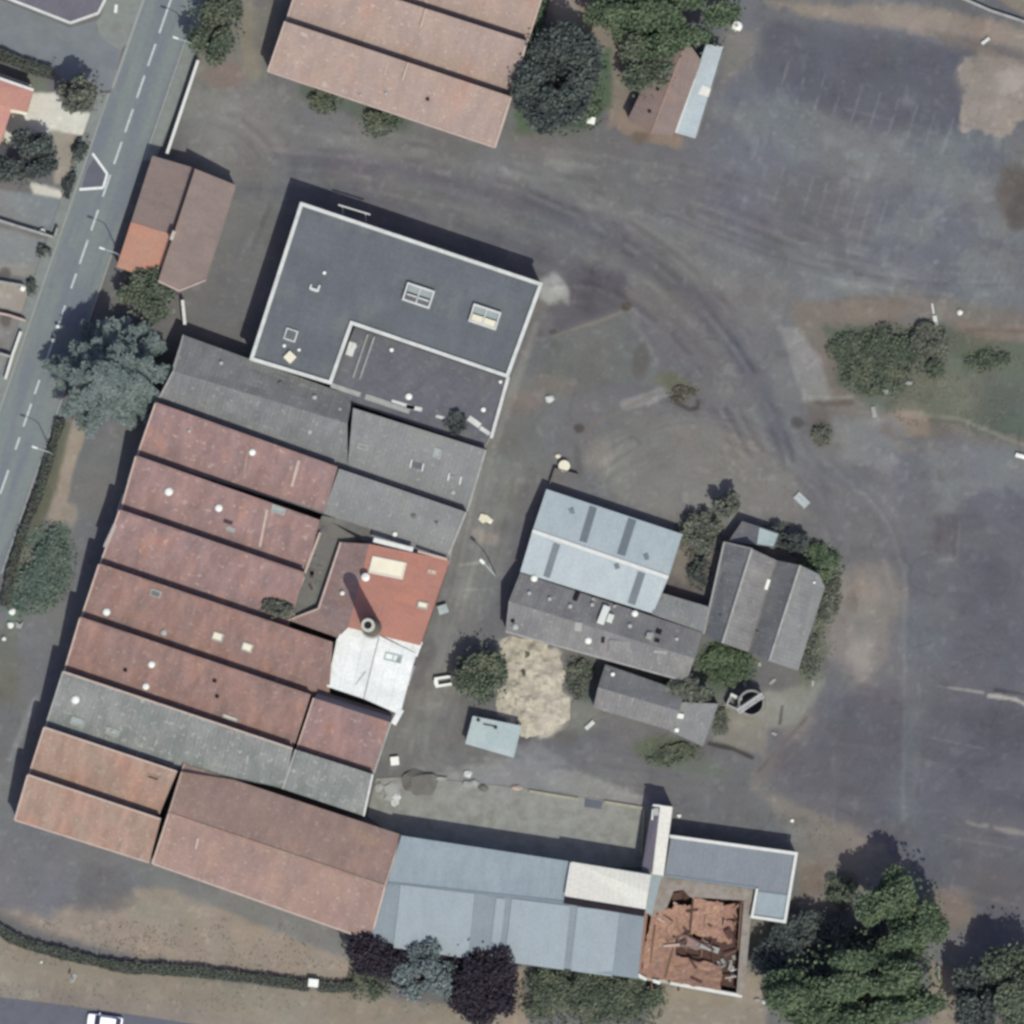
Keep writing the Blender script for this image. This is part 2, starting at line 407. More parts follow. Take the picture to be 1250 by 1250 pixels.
line([(545, 720), (528, 800), (494, 900)], 6, (124, 123, 121), .5, 3, 5); line([(570, 700), (540, 800), (515, 900)], 9, (124, 123, 121), .45, 4, 7); blot(520, 800, 12, 22, (92, 88, 92), 15, a=.7); blot(510, 830, 10, 14, (88, 86, 92), a=.6)
zone([(640, 900), (720, 890), (740, 900), (860, 920), (960, 940), (960, 1000), (830, 1005), (640, 960)], (103, 102, 104), 14, 20, .8)
zone([(606, 778), (684, 790), (694, 850), (692, 892), (668, 902), (600, 872), (612, 830)], (170, 162, 149), 3, 20)
blot(650, 840, 25, 35, (186, 178, 163), 20, a=.7); blot(660, 862, 26, 20, (152, 138, 130), a=.75); blot(625, 800, 10, 12, (196, 186, 166), a=.6); blot(676, 880, 10, 20, (190, 176, 152), 15, a=.7)
zone([(690, 800), (738, 812), (726, 862), (700, 850)], (84, 92, 90), 4, 6, .9); zone([(690, 850), (735, 862), (725, 890), (690, 895)], (116, 116, 108), 8, 12, .8); blot(682, 846, 9, 9, (88, 88, 78), a=.8)
blot(642, 902, 13, 16, (92, 84, 88), -30, a=.9); blot(690, 898, 14, 10, (98, 92, 84), a=.6)
zone([(560, 870), (572, 880), (566, 912), (640, 930), (650, 905), (640, 960), (500, 940), (520, 880)], (110, 109, 107), 8, 12, .8)
blot(846, 690, 26, 45, (110, 103, 98), 15); blot(852, 690, 14, 22, (92, 84, 80), 15, a=.6); zone([(835, 715), (868, 735), (862, 745), (806, 725), (815, 700)], (88, 82, 86), 4, 6, .7)
blot(884, 812, 40, 28, (80, 93, 80), 10); blot(845, 845, 28, 16, (84, 100, 80), 15); blot(815, 917, 38, 18, (90, 102, 80), 10); blot(850, 935, 40, 14, (96, 104, 90), 10, a=.6)
zone([(880, 860), (940, 845), (1005, 830), (985, 885), (940, 890), (935, 925), (872, 905)], (126, 124, 117), 5, 8, .9)
zone([(880, 870), (935, 878), (935, 925), (870, 906)], (122, 118, 108), 3, 5, .8); line([(866, 908), (895, 914), (918, 925)], 6, (56, 54, 48), .9, 2, 2)
line([(992, 880), (930, 948)], 26, (118, 110, 106), .8, 5, 10); line([(985, 876), (925, 942)], 3, (96, 86, 80), .7, 2, 4); line([(1000, 890), (945, 945)], 3, (132, 126, 120), .6, 2, 4); line([(955, 862), (952, 884)], 3, (70, 64, 62), .9, 1.5, 1)
# --- east field and lots
zone([(965, 372), (1100, 358), (1260, 378), (1260, 548), (1110, 528), (1010, 500), (985, 440)], (112, 105, 99), 8, 20)
zone([(970, 365), (1110, 365), (1090, 395), (1020, 410), (985, 400)], (110, 100, 95), 6, 14, .8); blot(1060, 380, 50, 12, (124, 112, 102), 0, a=.7); zone([(1170, 395), (1260, 398), (1260, 420), (1160, 420)], (124, 111, 100), 4, 14, .8); line([(1180, 403), (1260, 406)], 4, (104, 92, 82), .7, 2, 4)
zone([(1012, 402), (1165, 400), (1185, 425), (1260, 415), (1260, 540), (1170, 522), (1060, 500), (1015, 470)], (90, 97, 86), 5, 26, .95)
zone([(1020, 405), (1120, 400), (1160, 420), (1150, 470), (1060, 490), (1022, 460)], (78, 88, 78), 8, 34, .85)
zone([(1110, 440), (1200, 425), (1210, 515), (1090, 505)], (110, 109, 92), 12, 26, .8); zone([(1190, 430), (1260, 470), (1260, 540), (1190, 520)], (86, 92, 84), 12, 26, .7); blot(1195, 440, 28, 18, (82, 94, 82), a=.8)
zone([(952, 400), (972, 402), (1004, 438), (1014, 488), (984, 494), (966, 450)], (129, 126, 124), 4, 7, .95); line([(985, 488), (1040, 484)], 6, (134, 130, 126), .7, 2, 4); line([(990, 494), (1040, 492)], 7, (90, 80, 78), .8, 3, 4)
zone([(985, 490), (1015, 498), (1010, 535), (990, 530)], (104, 98, 92), 6, 10, .8); blot(1003, 530, 12, 14, (84, 82, 70), a=.8); blot(973, 516, 9, 7, (78, 74, 74), a=.8); blot(1108, 518, 26, 14, (134, 118, 104), 10, warp=1.4)
zone([(1020, 515), (1090, 512), (1120, 560), (1110, 585), (1030, 560)], (120, 119, 119), 8, 16, .8); line([(1080, 525), (1118, 562), (1116, 590)], 11, (114, 100, 92), .7, 5, 9); blot(1113, 575, 6, 15, (92, 78, 72), a=.7); blot(1128, 572, 5, 8, (84, 80, 80), a=.8); line([(1105, 505), (1170, 512), (1260, 548)], 4, (140, 130, 116), .7, 3, 5)
zone([(1095, 555), (1260, 560), (1260, 1180), (1180, 1140), (1060, 1060), (1010, 1000), (1050, 890), (1110, 840)], (95, 94, 102), 10, 22)
zone([(1098, 560), (1175, 560), (1160, 800), (1120, 1000), (1095, 1000)], (103, 105, 109), 14, 30, .6); zone([(1130, 545), (1260, 552), (1260, 600), (1140, 600)], (114, 117, 118), 12, 24, .8)
zone([(1140, 628), (1172, 630), (1170, 680), (1140, 680)], (88, 85, 92), 5, 8, .7); line([(1172, 640), (1168, 682), (1140, 686)], 3, (116, 114, 116), .6, 2, 3); zone([(1170, 850), (1260, 862), (1260, 990), (1175, 980)], (86, 86, 96), 14, 30, .7); line([(1260, 560), (1140, 626)], 12, (116, 114, 112), .4, 6, 12)
zone([(1180, 690), (1260, 690), (1260, 840), (1190, 830)], (88, 88, 97), 20, 40, .7); line([(1105, 690), (1102, 1000)], 6, (116, 118, 120), .6, 3, 3); line([(1145, 838), (1200, 846), (1260, 860)], 3, (150, 146, 140), .8, 1.5, 2, .3); line([(1208, 850), (1240, 854), (1260, 866)], 4, (172, 168, 158), .75, 1.6, 3); line([(1215, 843), (1260, 849)], 3, (62, 60, 64), .8, 1.5, 1.5)
line([(1130, 900), (1200, 914)], 2.5, (118, 116, 120), .7, 1.5, 3); line([(1180, 1004), (1260, 1020)], 5, (132, 126, 122), .8, 2, 4, .25); line([(1150, 1020), (1235, 1036)], 3, (112, 110, 114), .6, 2, 3); line([(1165, 1086), (1240, 1104)], 7, (126, 118, 112), .6, 4, 6, .25)
zone([(1010, 690), (1085, 690), (1110, 720), (1080, 800), (1060, 845), (1035, 830), (1000, 780)], (126, 118, 112), 10, 20, .9); blot(1052, 730, 22, 24, (138, 124, 114), a=.7); blot(1050, 800, 18, 26, (146, 134, 126), 8, a=.7); blot(1040, 735, 8, 14, (104, 94, 86), a=.5)
line([(1015, 690), (1000, 760), (985, 830)], 22, (98, 102, 86), .85, 8, 14); zone([(1000, 850), (1110, 830), (1100, 940), (1000, 940), (985, 900)], (94, 90, 97), 10, 20, .8)
zone([(940, 900), (1000, 890), (1080, 960), (1080, 1020), (1000, 1010), (940, 950)], (95, 92, 99), 14, 24, .7); zone([(920, 960), (990, 990), (1060, 1020), (1120, 1060), (1080, 1075), (985, 1120), (970, 1060), (965, 1010)], (121, 113, 106), 8, 16, .9)
zone([(975, 1055), (1010, 1050), (1005, 1090), (975, 1095)], (116, 98, 88), 6, 10, .7); zone([(960, 1000), (985, 1000), (990, 1040), (965, 1050)], (112, 108, 104), 5, 10, .6); blot(1160, 1110, 30, 20, (124, 108, 98), 30, a=.8); zone([(1140, 1180), (1180, 1200), (1170, 1260), (1130, 1260)], (136, 122, 108), 6, 14); zone([(1160, 1050), (1260, 1070), (1260, 1110), (1190, 1100)], (97, 94, 99), 10, 16, .8)
# --- north-west and north
zone([(232, 60), (330, 0), (350, -20), (328, 95), (260, 110), (240, 90)], (118, 114, 108), 10, 18, .9); blot(275, 92, 22, 14, (128, 108, 102), a=.7); line([(300, -10), (300, 50), (312, 90)], 16, (130, 122, 108), .8, 5, 9); blot(265, 130, 34, 20, (124, 121, 118), a=.5)
zone([(655, 0), (745, -20), (775, 85), (768, 150), (740, 160), (745, 90), (700, 20), (680, 40)], (126, 114, 104), 5, 10); blot(690, 15, 22, 14, (146, 138, 126), 50, a=.7); zone([(640, 95), (745, 60), (745, 130), (715, 160), (625, 170)], (78, 98, 74), 6, 12); blot(712, 120, 22, 22, (86, 104, 84), a=.7)
zone([(748, 135), (835, 160), (835, 182), (800, 175), (752, 160)], (134, 116, 102), 4, 8, .9); blot(780, 168, 12, 8, (108, 96, 84), a=.8); zone([(885, 40), (930, 30), (925, 60), (880, 110)], (116, 112, 108), 8, 12, .8); blot(690, 190, 26, 16, (122, 121, 120), 25, a=.7); zone([(620, 160), (720, 155), (770, 170), (760, 200), (630, 190)], (108, 104, 103), 10, 16, .7)
line([(380, 108), (440, 128), (490, 150)], 26, (86, 94, 84), .85, 6, 10)
# --- south-west verge and lawns
zone([(-40, 1000), (180, 1055), (440, 1150), (430, 1205), (200, 1175), (60, 1140), (-40, 1090)], (143, 129, 117), 8, 12)
zone([(-40, 985), (30, 1000), (180, 1055), (210, 1075), (120, 1100), (60, 1120), (-40, 1100)], (108, 108, 114), 9, 22, .95)
zone([(100, 1060), (140, 1060), (180, 1110), (130, 1115), (90, 1110)], (98, 94, 97), 8, 16, .7); line([(180, 1062), (320, 1116), (445, 1165)], 26, (112, 114, 115), .85, 5, 8); blot(200, 1120, 50, 22, (140, 131, 116), 12, a=.7); blot(390, 1180, 40, 16, (142, 130, 118), 10, a=.6)
zone([(-40, 1128), (120, 1175), (260, 1195), (430, 1212), (640, 1240), (640, 1290), (300, 1262), (-40, 1222)], (134, 124, 110), 6, 12); zone([(-40, 1190), (200, 1222), (340, 1255), (200, 1245), (-40, 1218)], (124, 116, 110), 6, 10, .6)
zone([(620, 1180), (640, 1182), (645, 1260), (615, 1260)], (140, 124, 108), 4, 8); zone([(800, 1200), (905, 1216), (935, 1228), (940, 1290), (780, 1290)], (138, 128, 114), 5, 10); zone([(908, 1180), (930, 1188), (940, 1230), (900, 1222)], (148, 134, 120), 3, 6)
zone([(912, 1085), (925, 1120), (950, 1124), (935, 1190), (908, 1185)], (118, 118, 114), 5, 8, .9)
# --- strip west of the factory
zone([(78, 505), (200, 480), (130, 700), (60, 900), (10, 1000), (-40, 1000), (-40, 820), (20, 720)], (108, 108, 110), 6, 8); line([(97, 515), (78, 575), (68, 625)], 20, (150, 136, 122), .95, 3, 5); blot(74, 628, 18, 16, (148, 136, 122), a=.9); line([(78, 520), (58, 600), (38, 660)], 16, (96, 98, 80), .9, 4, 6)
zone([(20, 650), (80, 640), (85, 700), (60, 745), (10, 760), (0, 730)], (94, 108, 96), 6, 14); blot(62, 690, 18, 34, (78, 104, 84), 10, a=.8); blot(35, 680, 14, 16, (116, 108, 98), a=.7); zone([(-40, 760), (25, 760), (20, 860), (-40, 860)], (104, 104, 94), 8, 14, .9); line([(42, 855), (12, 925)], 8, (128, 130, 132), .8, 3, 3); blot(15, 960, 10, 30, (116, 116, 118), a=.6)
# --- gardens west of the road
zone([(38, 108), (66, 112), (78, 130), (112, 138), (104, 166), (60, 160), (15, 166), (0, 200), (-40, 200), (-40, 120)], (200, 194, 182), 2, 4); zone([(62, 158), (94, 162), (84, 222), (66, 222), (66, 180)], (152, 141, 128), 3, 5); zone([(36, 222), (76, 232), (74, 242), (40, 236)], (196, 188, 174), 3, 5)
zone([(-40, 80), (50, 92), (60, 112), (42, 112), (-40, 90)], (104, 110, 98), 3, 5); zone([(-40, 225), (40, 236), (76, 242), (64, 288), (-40, 262)], (119, 124, 127), 3, 4); zone([(-40, 265), (62, 292), (54, 340), (-40, 325)], (122, 125, 126), 3, 4); blot(22, 328, 26, 8, (136, 130, 122), 10, a=.7)
zone([(-40, 335), (40, 346), (30, 382), (-40, 374)], (152, 142, 132), 2, 3); zone([(-40, 376), (28, 388), (14, 426), (-40, 416)], (126, 123, 121), 2, 4); zone([(-40, 420), (14, 432), (-40, 560)], (134, 134, 136), 2, 4); blot(6, 388, 8, 12, (92, 80, 76), a=.8); blot(5, 332, 7, 7, (88, 82, 78), a=.8)
zone([(560, 940), (640, 928), (730, 950), (790, 972), (800, 990), (640, 965), (520, 950)], (134, 132, 131), 5, 12, .85)
zone([(595, 925), (650, 905), (700, 930), (650, 950)], (128, 127, 126), 6, 14, .7)
zone([(1085, 395), (1260, 418), (1260, 470), (1150, 450)], (90, 100, 84), 8, 24, .7)
# --- tyre tracks, patches, cracks
def curve(P, n=7):
    P = np.array(P, float); P = np.vstack([2 * P[0] - P[1], P, 2 * P[-1] - P[-2]]); o = []
    for i in range(1, len(P) - 2):
        for t in np.linspace(0, 1, n, endpoint=False):
            a, b, c, d = P[i - 1:i + 3]
            o.append(.5 * ((2 * b) + (-a + c) * t + (2 * a - 5 * b + 4 * c - d) * t * t + (-a + 3 * b - 3 * c + d) * t ** 3))
    o.append(P[-2]); return np.array(o)
def stroke(P, wd, f, a=.5, soft=1.6, brk=None, c=None):
    """darkens or lightens the paving along a path, worked in a window of the sheet"""
    global col
    P = np.array(P, float); m_ = wd + 14
    x0, x1 = np.searchsorted(gx, [P[:, 0].min() - m_, P[:, 0].max() + m_]); y0, y1 = np.searchsorted(gy, [P[:, 1].min() - m_, P[:, 1].max() + m_])
    if x1 <= x0 or y1 <= y0: return
    X = PX[y0:y1, x0:x1]; Y = PY[y0:y1, x0:x1]; dm = np.full(X.shape, 1e9)
    for p, q in zip(P, P[1:]):
        e = q - p; t = np.clip(((X - p[0]) * e[0] + (Y - p[1]) * e[1]) / (e @ e + 1e-9), 0, 1); dm = np.minimum(dm, (X - p[0] - e[0] * t) ** 2 + (Y - p[1] - e[1] * t) ** 2)
    mk = sstep(-soft, soft, wd / 2 - np.sqrt(dm) + 3 * WN2[y0:y1, x0:x1]) * a
    if brk is not None: mk = mk * sstep(brk, brk + .14, BRK[y0:y1, x0:x1])
    mk = mk[..., None]; w_ = col[y0:y1, x0:x1]
    col[y0:y1, x0:x1] = w_ * (1 - mk) + (w_ * np.array(f) if c is None else lin(c)) * mk
BRK = fbm(PX, PY, 30, 517, 4)
TR = [[(250, 215), (420, 222), (560, 262), (700, 322), (800, 400), (880, 500), (930, 580)], [(330, 190), (520, 215), (680, 262), (790, 330), (880, 420), (940, 520), (960, 600)], [(420, 170), (600, 205), (740, 265), (850, 345), (925, 440), (980, 560)],
      [(700, 230), (800, 285), (880, 350), (950, 450), (1000, 560), (1020, 660)], [(660, 210), (760, 225), (880, 250), (1000, 300), (1090, 330)], [(760, 240), (900, 300), (1000, 330), (1150, 350), (1250, 350)], [(640, 370), (720, 360), (800, 410), (860, 480), (900, 560), (920, 600)],
      [(970, 600), (1020, 680), (1040, 780), (1000, 900), (930, 960), (830, 985)], [(1010, 620), (1060, 720), (1070, 840), (1030, 950), (960, 1010)], [(1000, 560), (1080, 640), (1110, 760), (1120, 900), (1100, 1040)], [(590, 560), (570, 680), (540, 800), (505, 920)], [(620, 560), (590, 690), (560, 800), (530, 900), (560, 930), (680, 940), (830, 960)],
      [(720, 580), (780, 545), (860, 530), (930, 560), (990, 620)], [(735, 600), (800, 560), (870, 555), (930, 590)], [(230, 130), (300, 160), (330, 210), (300, 300)], [(1250, 640), (1180, 660), (1120, 640), (1080, 590)], [(1250, 900), (1180, 930), (1100, 1000), (1060, 1040)]]
rt = np.random.default_rng(91)
for ti_, T in enumerate(TR):
    K_ = curve(T); d_ = np.gradient(K_, axis=0); nn2 = np.stack([-d_[:, 1], d_[:, 0]], 1); nn2 /= np.linalg.norm(nn2, axis=1)[:, None] + 1e-9
    for o_ in rt.choice([-22, -9, 0, 9, 20], 3, replace=False):
        dk = rt.random() < .58; f_ = (.86, .85, .88) if dk else (1.16, 1.16, 1.13)
        for g_ in (-8, 8): stroke(K_ + nn2 * (o_ + g_ + rt.normal() * 1.5), rt.uniform(3, 7), f_, rt.uniform(.5, .9) * (.4 if ti_ in (3, 7, 8, 9, 15, 16) else 1.0), 2.2, .38)
for k in range(120):       # repair patches with hard edges
    x, y = rt.uniform(600, 1250), rt.uniform(190, 1110); a_ = math.radians(18 + rt.choice([0, 90]) + rt.normal() * 8); L_ = rt.uniform(14, 60)
    stroke([(x, y), (x + math.cos(a_) * L_, y + math.sin(a_) * L_)], rt.uniform(8, 34), np.array(rt.choice([.88, .91, 1.08, 1.12])) * np.array([1, 1, rt.uniform(.97, 1.03)]), rt.uniform(.5, .9), 1.4, .36)
for k in range(110):       # cracks and weed lines
    x, y = (rt.uniform(880, 1250), rt.uniform(60, 1100)) if k % 3 else (rt.uniform(560, 900), rt.uniform(200, 960)); a_ = math.radians(rt.choice([18, 108, 8, 75])) + rt.normal() * .2; P_ = [(x, y)]
    for j in range(rt.integers(3, 9)): a_ += rt.normal() * .3; P_.append((P_[-1][0] + math.cos(a_) * 10, P_[-1][1] + math.sin(a_) * 10))
    stroke(P_, rt.uniform(1.0, 2.4), (.80, .82, .80) if rt.random() < .6 else (1.22, 1.2, 1.15), rt.uniform(.5, .9), 1.0, .36)
for k in range(70):        # weeds and damp spots
    x, y = rt.uniform(560, 1250), rt.uniform(180, 1120); stroke([(x, y), (x + rt.normal() * 5, y + rt.normal() * 5)], rt.uniform(3, 10), (.80, .84, .76) if rt.random() < .6 else (1.15, 1.12, 1.05), rt.uniform(.4, .8), 2.0)
for x, y, L_, w_, f_ in ((1160, 700, 90, 60, .93), (1190, 900, 80, 70, .9), (1010, 940, 70, 60, .92), (1060, 880, 40, 60, .9), (1130, 1060, 90, 36, .94), (1200, 610, 60, 40, 1.08), (1120, 620, 20, 70, 1.07), (960, 180, 130, 40, .95), (1100, 250, 90, 40, 1.06), (900, 420, 60, 50, .93), (740, 430, 70, 60, 1.04)):
    a_ = math.radians(4 if x > 1000 else 18); stroke([(x - L_ / 2 * math.cos(a_), y - L_ / 2 * math.sin(a_)), (x + L_ / 2 * math.cos(a_), y + L_ / 2 * math.sin(a_))], w_, (f_, f_, f_ * 1.01), .9, 1.6, .2)
for k in range(170):       # flaked-off surface in blocks over the old car park
    x, y = rt.uniform(880, 1250), rt.uniform(110, 380); a_ = math.radians(16 + rt.choice([0, 90])); L_ = rt.uniform(4, 22)
    if x < 1000 and y > 300: continue
    stroke([(x, y), (x + math.cos(a_) * L_, y + math.sin(a_) * L_)], rt.uniform(4, 13), np.array(rt.choice([.9, 1.1, 1.13, 1.16])) * np.array([1, 1.005, 1.0]), rt.uniform(.4, .85), 1.2, .36)
# --- wear
g1 = fbm(PX, PY, 90, 101, 5) - 0.5; g2 = fbm(PX, PY, 16, 131, 4) - 0.5; g3 = RNG.random(PX.shape) - 0.5
ca, sa = math.cos(math.radians(19)), math.sin(math.radians(19))
st = fbm((PX * ca + PY * sa) * 0.28, -PX * sa + PY * ca, 14, 171, 4) - 0.5
g4 = fbm(PX, PY, 38, 411, 4) - 0.5
fac = 1 + 0.24 * g1 + 0.12 * g2 + 0.04 * g3 + 0.16 * st + 0.22 * g4
spots = sstep(0.70, 0.80, fbm(PX, PY, 9, 211, 2)); spotd = sstep(0.71, 0.82, fbm(PX, PY, 11, 241, 2))
fac = fac * (1 + 0.16 * spots) * (1 - 0.08 * spotd)
tint = fbm(PX, PY, 60, 301, 4) - 0.5; tint2 = fbm(PX, PY, 34, 331, 4) - 0.5
col *= np.clip(fac, 0.5, 1.7)[..., None]
col[..., 0] *= 1 + 0.16 * tint; col[..., 2] *= 1 - 0.16 * tint; col[..., 1] *= 1 + 0.10 * tint2
lm_ = col.mean(-1, keepdims=True); col = lm_ + (col - lm_) * .80
col *= np.array([1.075, 1.07, 1.085])
gcol = np.clip(col / KILL, 0.005, 0.9)
me = bpy.data.meshes.new('ground')
XW = (PX - 625) / 10.0; YW = (625 - PY) / 10.0
vs = np.stack([XW, YW, np.zeros_like(XW)], -1).reshape(-1, 3)
i = np.arange((NX - 1) * (NX - 1)); r = i // (NX - 1); c = i % (NX - 1); a0 = r * NX + c
quads = np.stack([a0 + NX, a0 + NX + 1, a0 + 1, a0], -1)
me.vertices.add(len(vs)); me.vertices.foreach_set('co', vs.ravel())
me.loops.add(quads.size); me.loops.foreach_set('vertex_index', quads.ravel().astype(np.int32))
me.polygons.add(len(quads)); me.polygons.foreach_set('loop_start', np.arange(0, quads.size, 4).astype(np.int32)); me.polygons.foreach_set('loop_total', np.full(len(quads), 4, np.int32))
me.update(calc_edges=True)
at = me.color_attributes.new('soil', 'FLOAT_COLOR', 'POINT')
at.data.foreach_set('color', np.concatenate([gcol.reshape(-1, 3), np.ones((len(vs), 1))], 1).ravel())
mt, n, l, b = newmat('ground_soil')
ac = n.new('ShaderNodeVertexColor'); ac.layer_name = 'soil'
pos = n.new('ShaderNodeNewGeometry').outputs['Position']
s = ramp(n, l, noisen(n, l, pos, 2.2, 6, 0.7), 0.25, 0.75, 0.92, 1.08)
cm = n.new('ShaderNodeCombineColor'); [l.new(s, cm.inputs[k]) for k in range(3)]
l.new(mixc(n, l, 1.0, ac.outputs[0], cm.outputs[0], 'MULTIPLY'), b.inputs['Base Color'])
b.inputs['Roughness'].default_value = 0.95; b.inputs['Specular IOR Level'].default_value = 0.1
bp = n.new('ShaderNodeBump'); bp.inputs['Strength'].default_value = 0.3; bp.inputs['Distance'].default_value = 0.03
l.new(noisen(n, l, pos, 4.0, 4, 0.7), bp.inputs['Height']); l.new(bp.outputs[0], b.inputs['Normal'])
me.materials.append(mt)
tag(bpy.data.objects.new('ground', me), kind='structure')
COL.objects.link(bpy.data.objects['ground'])
def gz(px, py, z=0.0): return Vector(((px - 625) / 10.0, (625 - py) / 10.0, z))
# ------------------------------------------------------------------ roads, pavements, paint
mt, n, l, b = newmat('asphalt')
pos_ = n.new('ShaderNodeNewGeometry').outputs['Position']
mp_ = n.new('ShaderNodeMapping'); mp_.vector_type = 'TEXTURE'; mp_.inputs['Rotation'].default_value = (0, 0, math.radians(71)); mp_.inputs['Scale'].default_value = (9, 1, 1); l.new(pos_, mp_.inputs['Vector'])
c_ = mixc(n, l, ramp(n, l, noisen(n, l, mp_.outputs[0], .55, 4, .6), .38, .62), albg(115, 120, 128), albg(125, 131, 131))
c_ = mixc(n, l, ramp(n, l, noisen(n, l, pos_, .22, 5, .65), .5, .66, 0, .7), c_, albg(120, 129, 128))
s_ = ramp(n, l, noisen(n, l, pos_, 1.6, 6, .7), .25, .75, .93, 1.07); cm_0 = n.new('ShaderNodeCombineColor'); [l.new(s_, cm_0.inputs[k]) for k in range(3)]
l.new(mixc(n, l, 1.0, c_, cm_0.outputs[0], 'MULTIPLY'), b.inputs['Base Color']); b.inputs['Roughness'].default_value = .9
plainmat('asphalt_dark', albg(98, 100, 110), 0.10, 0.6, 0.9)
plainmat('asphalt_side', albg(117, 122, 128), 0.09, 0.5, 0.9, stain=albg(124, 130, 130))
plainmat('paving', albg(129, 134, 131), 0.09, 1.2, 0.9, stain=albg(122, 122, 121))
plainmat('kerbstone', albg(150, 152, 150), 0.1, 2.0, 0.85)
plainmat('road_paint', alb(190, 194, 196), 0.16, 2.5, 0.7)
plainmat('bright_paint', alb(226, 228, 228), 0.12, 2.5, 0.7)
plainmat('yard_concrete', albg(141, 141, 136), 0.16, 0.7, 0.9, stain=albg(126, 124, 119))
plainmat('yard_kerb', albg(160, 156, 138), 0.16, 1.5, 0.9)
def rc(y): return 200.5 - (y - 19) * 0.3452
def sheet(name, pts, mt, z, t=None, kind='structure'):
    b = MB(); b.slab([gz(x, y, z) for x, y in pts], t or (z + 0.05)); return tag(b.build(name, mt), kind=kind)
ys = [-60, 60, 180, 300, 420, 540, 660, 800, 900]
sheet('road', [(rc(y) - 35, y) for y in ys] + [(rc(y) + 34, y) for y in ys[::-1]], 'asphalt', 0.012)
sheet('side_street', [(-60, -25), (10, 2), (84, 32), (130, 20), (160, 10), (rc(108) - 34, 108), (118, 110), (100, 108), (76, 94), (60, 82), (0, 60), (-60, 38)], 'asphalt_side', 0.008)
sheet('bottom_road', [(-60, 1211), (0, 1217), (60, 1224), (160, 1238), (330, 1264), (420, 1330), (-60, 1330)], 'asphalt_dark', 0.012)
lp = [112, 180, 260, 340, 420, 470, 560, 640]
sheet('pavement_west', [(rc(y) - 50, y) for y in lp] + [(rc(y) - 37, y) for y in lp[::-1]], 'paving', 0.10)
lp2 = [-60, 0, 60, 110, 170, 195]
sheet('pavement_east', [(rc(y) + 37, y) for y in lp2] + [(rc(y) + 54 - max(0, y - 110) * 0.06, y) for y in lp2[::-1]], 'paving', 0.10)
sheet('kerb_west', [(rc(y) - 37, y) for y in lp] + [(rc(y) - 35, y) for y in lp[::-1]], 'kerbstone', 0.13)
sheet('kerb_east', [(rc(y) + 34.2, y) for y in lp2] + [(rc(y) + 36.6, y) for y in lp2[::-1]], 'kerbstone', 0.13)
sheet('pavement_corner', [(116, 24), (122, 18), (129, -5), (132, -60), (rc(-60) - 34, -60), (rc(10) - 34, 10), (rc(50) - 34, 50), (146, 60), (122, 44)], 'paving', 0.016, 0.05)
lp3 = [300, 420, 500, 560, 700]
sheet('kerb_verge', [(rc(y) + 34.2, y) for y in lp3] + [(rc(y) + 36.4, y) for y in lp3[::-1]], 'kerbstone', 0.11)
def paintline(p, q, wd, mt='road_paint', name='road_marking', z=0.018):
    b = MB(); p, q = gz(*p), gz(*q); d = (q - p).normalized(); nn = Vector((-d.y, d.x, 0)) * wd / 2
    b.slab([p + nn + Vector((0, 0, z)), p - nn + Vector((0, 0, z)), q - nn + Vector((0, 0, z)), q + nn + Vector((0, 0, z))], 0.004)
    return tag(b.build(name, mt), kind='structure')
for y0, y1 in ((-22, 8), (9, 39), (52, 79), (91, 118), (132, 160), (172, 199), (212, 239), (255, 280), (292, 321), (333, 351), (372, 395), (412, 438), (463, 480), (492, 520), (533, 548), (573, 602), (615, 640)):
    paintline((rc(y0), y0), (rc(y1), y1), 0.24)
paintline((112, 186), (130, 211), 0.30, 'bright_paint'); paintline((130, 211), (125, 228), 0.28, 'bright_paint', z=0.022); paintline((125, 228), (96, 230), 0.32, 'bright_paint', z=0.026)
paintline((141, 4), (140, 14), 0.36, 'bright_paint', z=0.024)
paintline((rc(-40) - 33, -40), (rc(106) - 34, 106), .3, 'kerbstone', 'gutter_line', .022)
sheet('road_repair', [(115, 190), (129, 212), (124, 226), (99, 228), (104, 208)], 'asphalt_dark', 0.0155, 0.003)
sheet('road_repair', [(rc(300) - 30, 300), (rc(300) - 12, 302), (rc(352) - 12, 352), (rc(352) - 28, 350)], 'asphalt_side', 0.0155, 0.003)
# concrete loading yard north of the blue hall
sheet('concrete_yard', [(459, 950), (500, 948), (640, 962), (790, 985), (800, 1000), (795, 1060), (690, 1056), (489, 1028), (448, 996)], 'yard_concrete', 0.10)
k = MB(); k.bar(gz(646, 966, .2), gz(706, 976, .2), .35, .3); k.bar(gz(738, 979, .2), gz(786, 987, .2), .35, .3); k.bar(gz(786, 987, .2), gz(783, 1046, .2), .3, .3)
k.build('yard_kerb', 'yard_kerb')['kind'] = 'structure'
sheet('yard_pit', [(714, 974), (736, 978), (734, 988), (713, 985)], 'asphalt_dark', 0.106, 0.004)
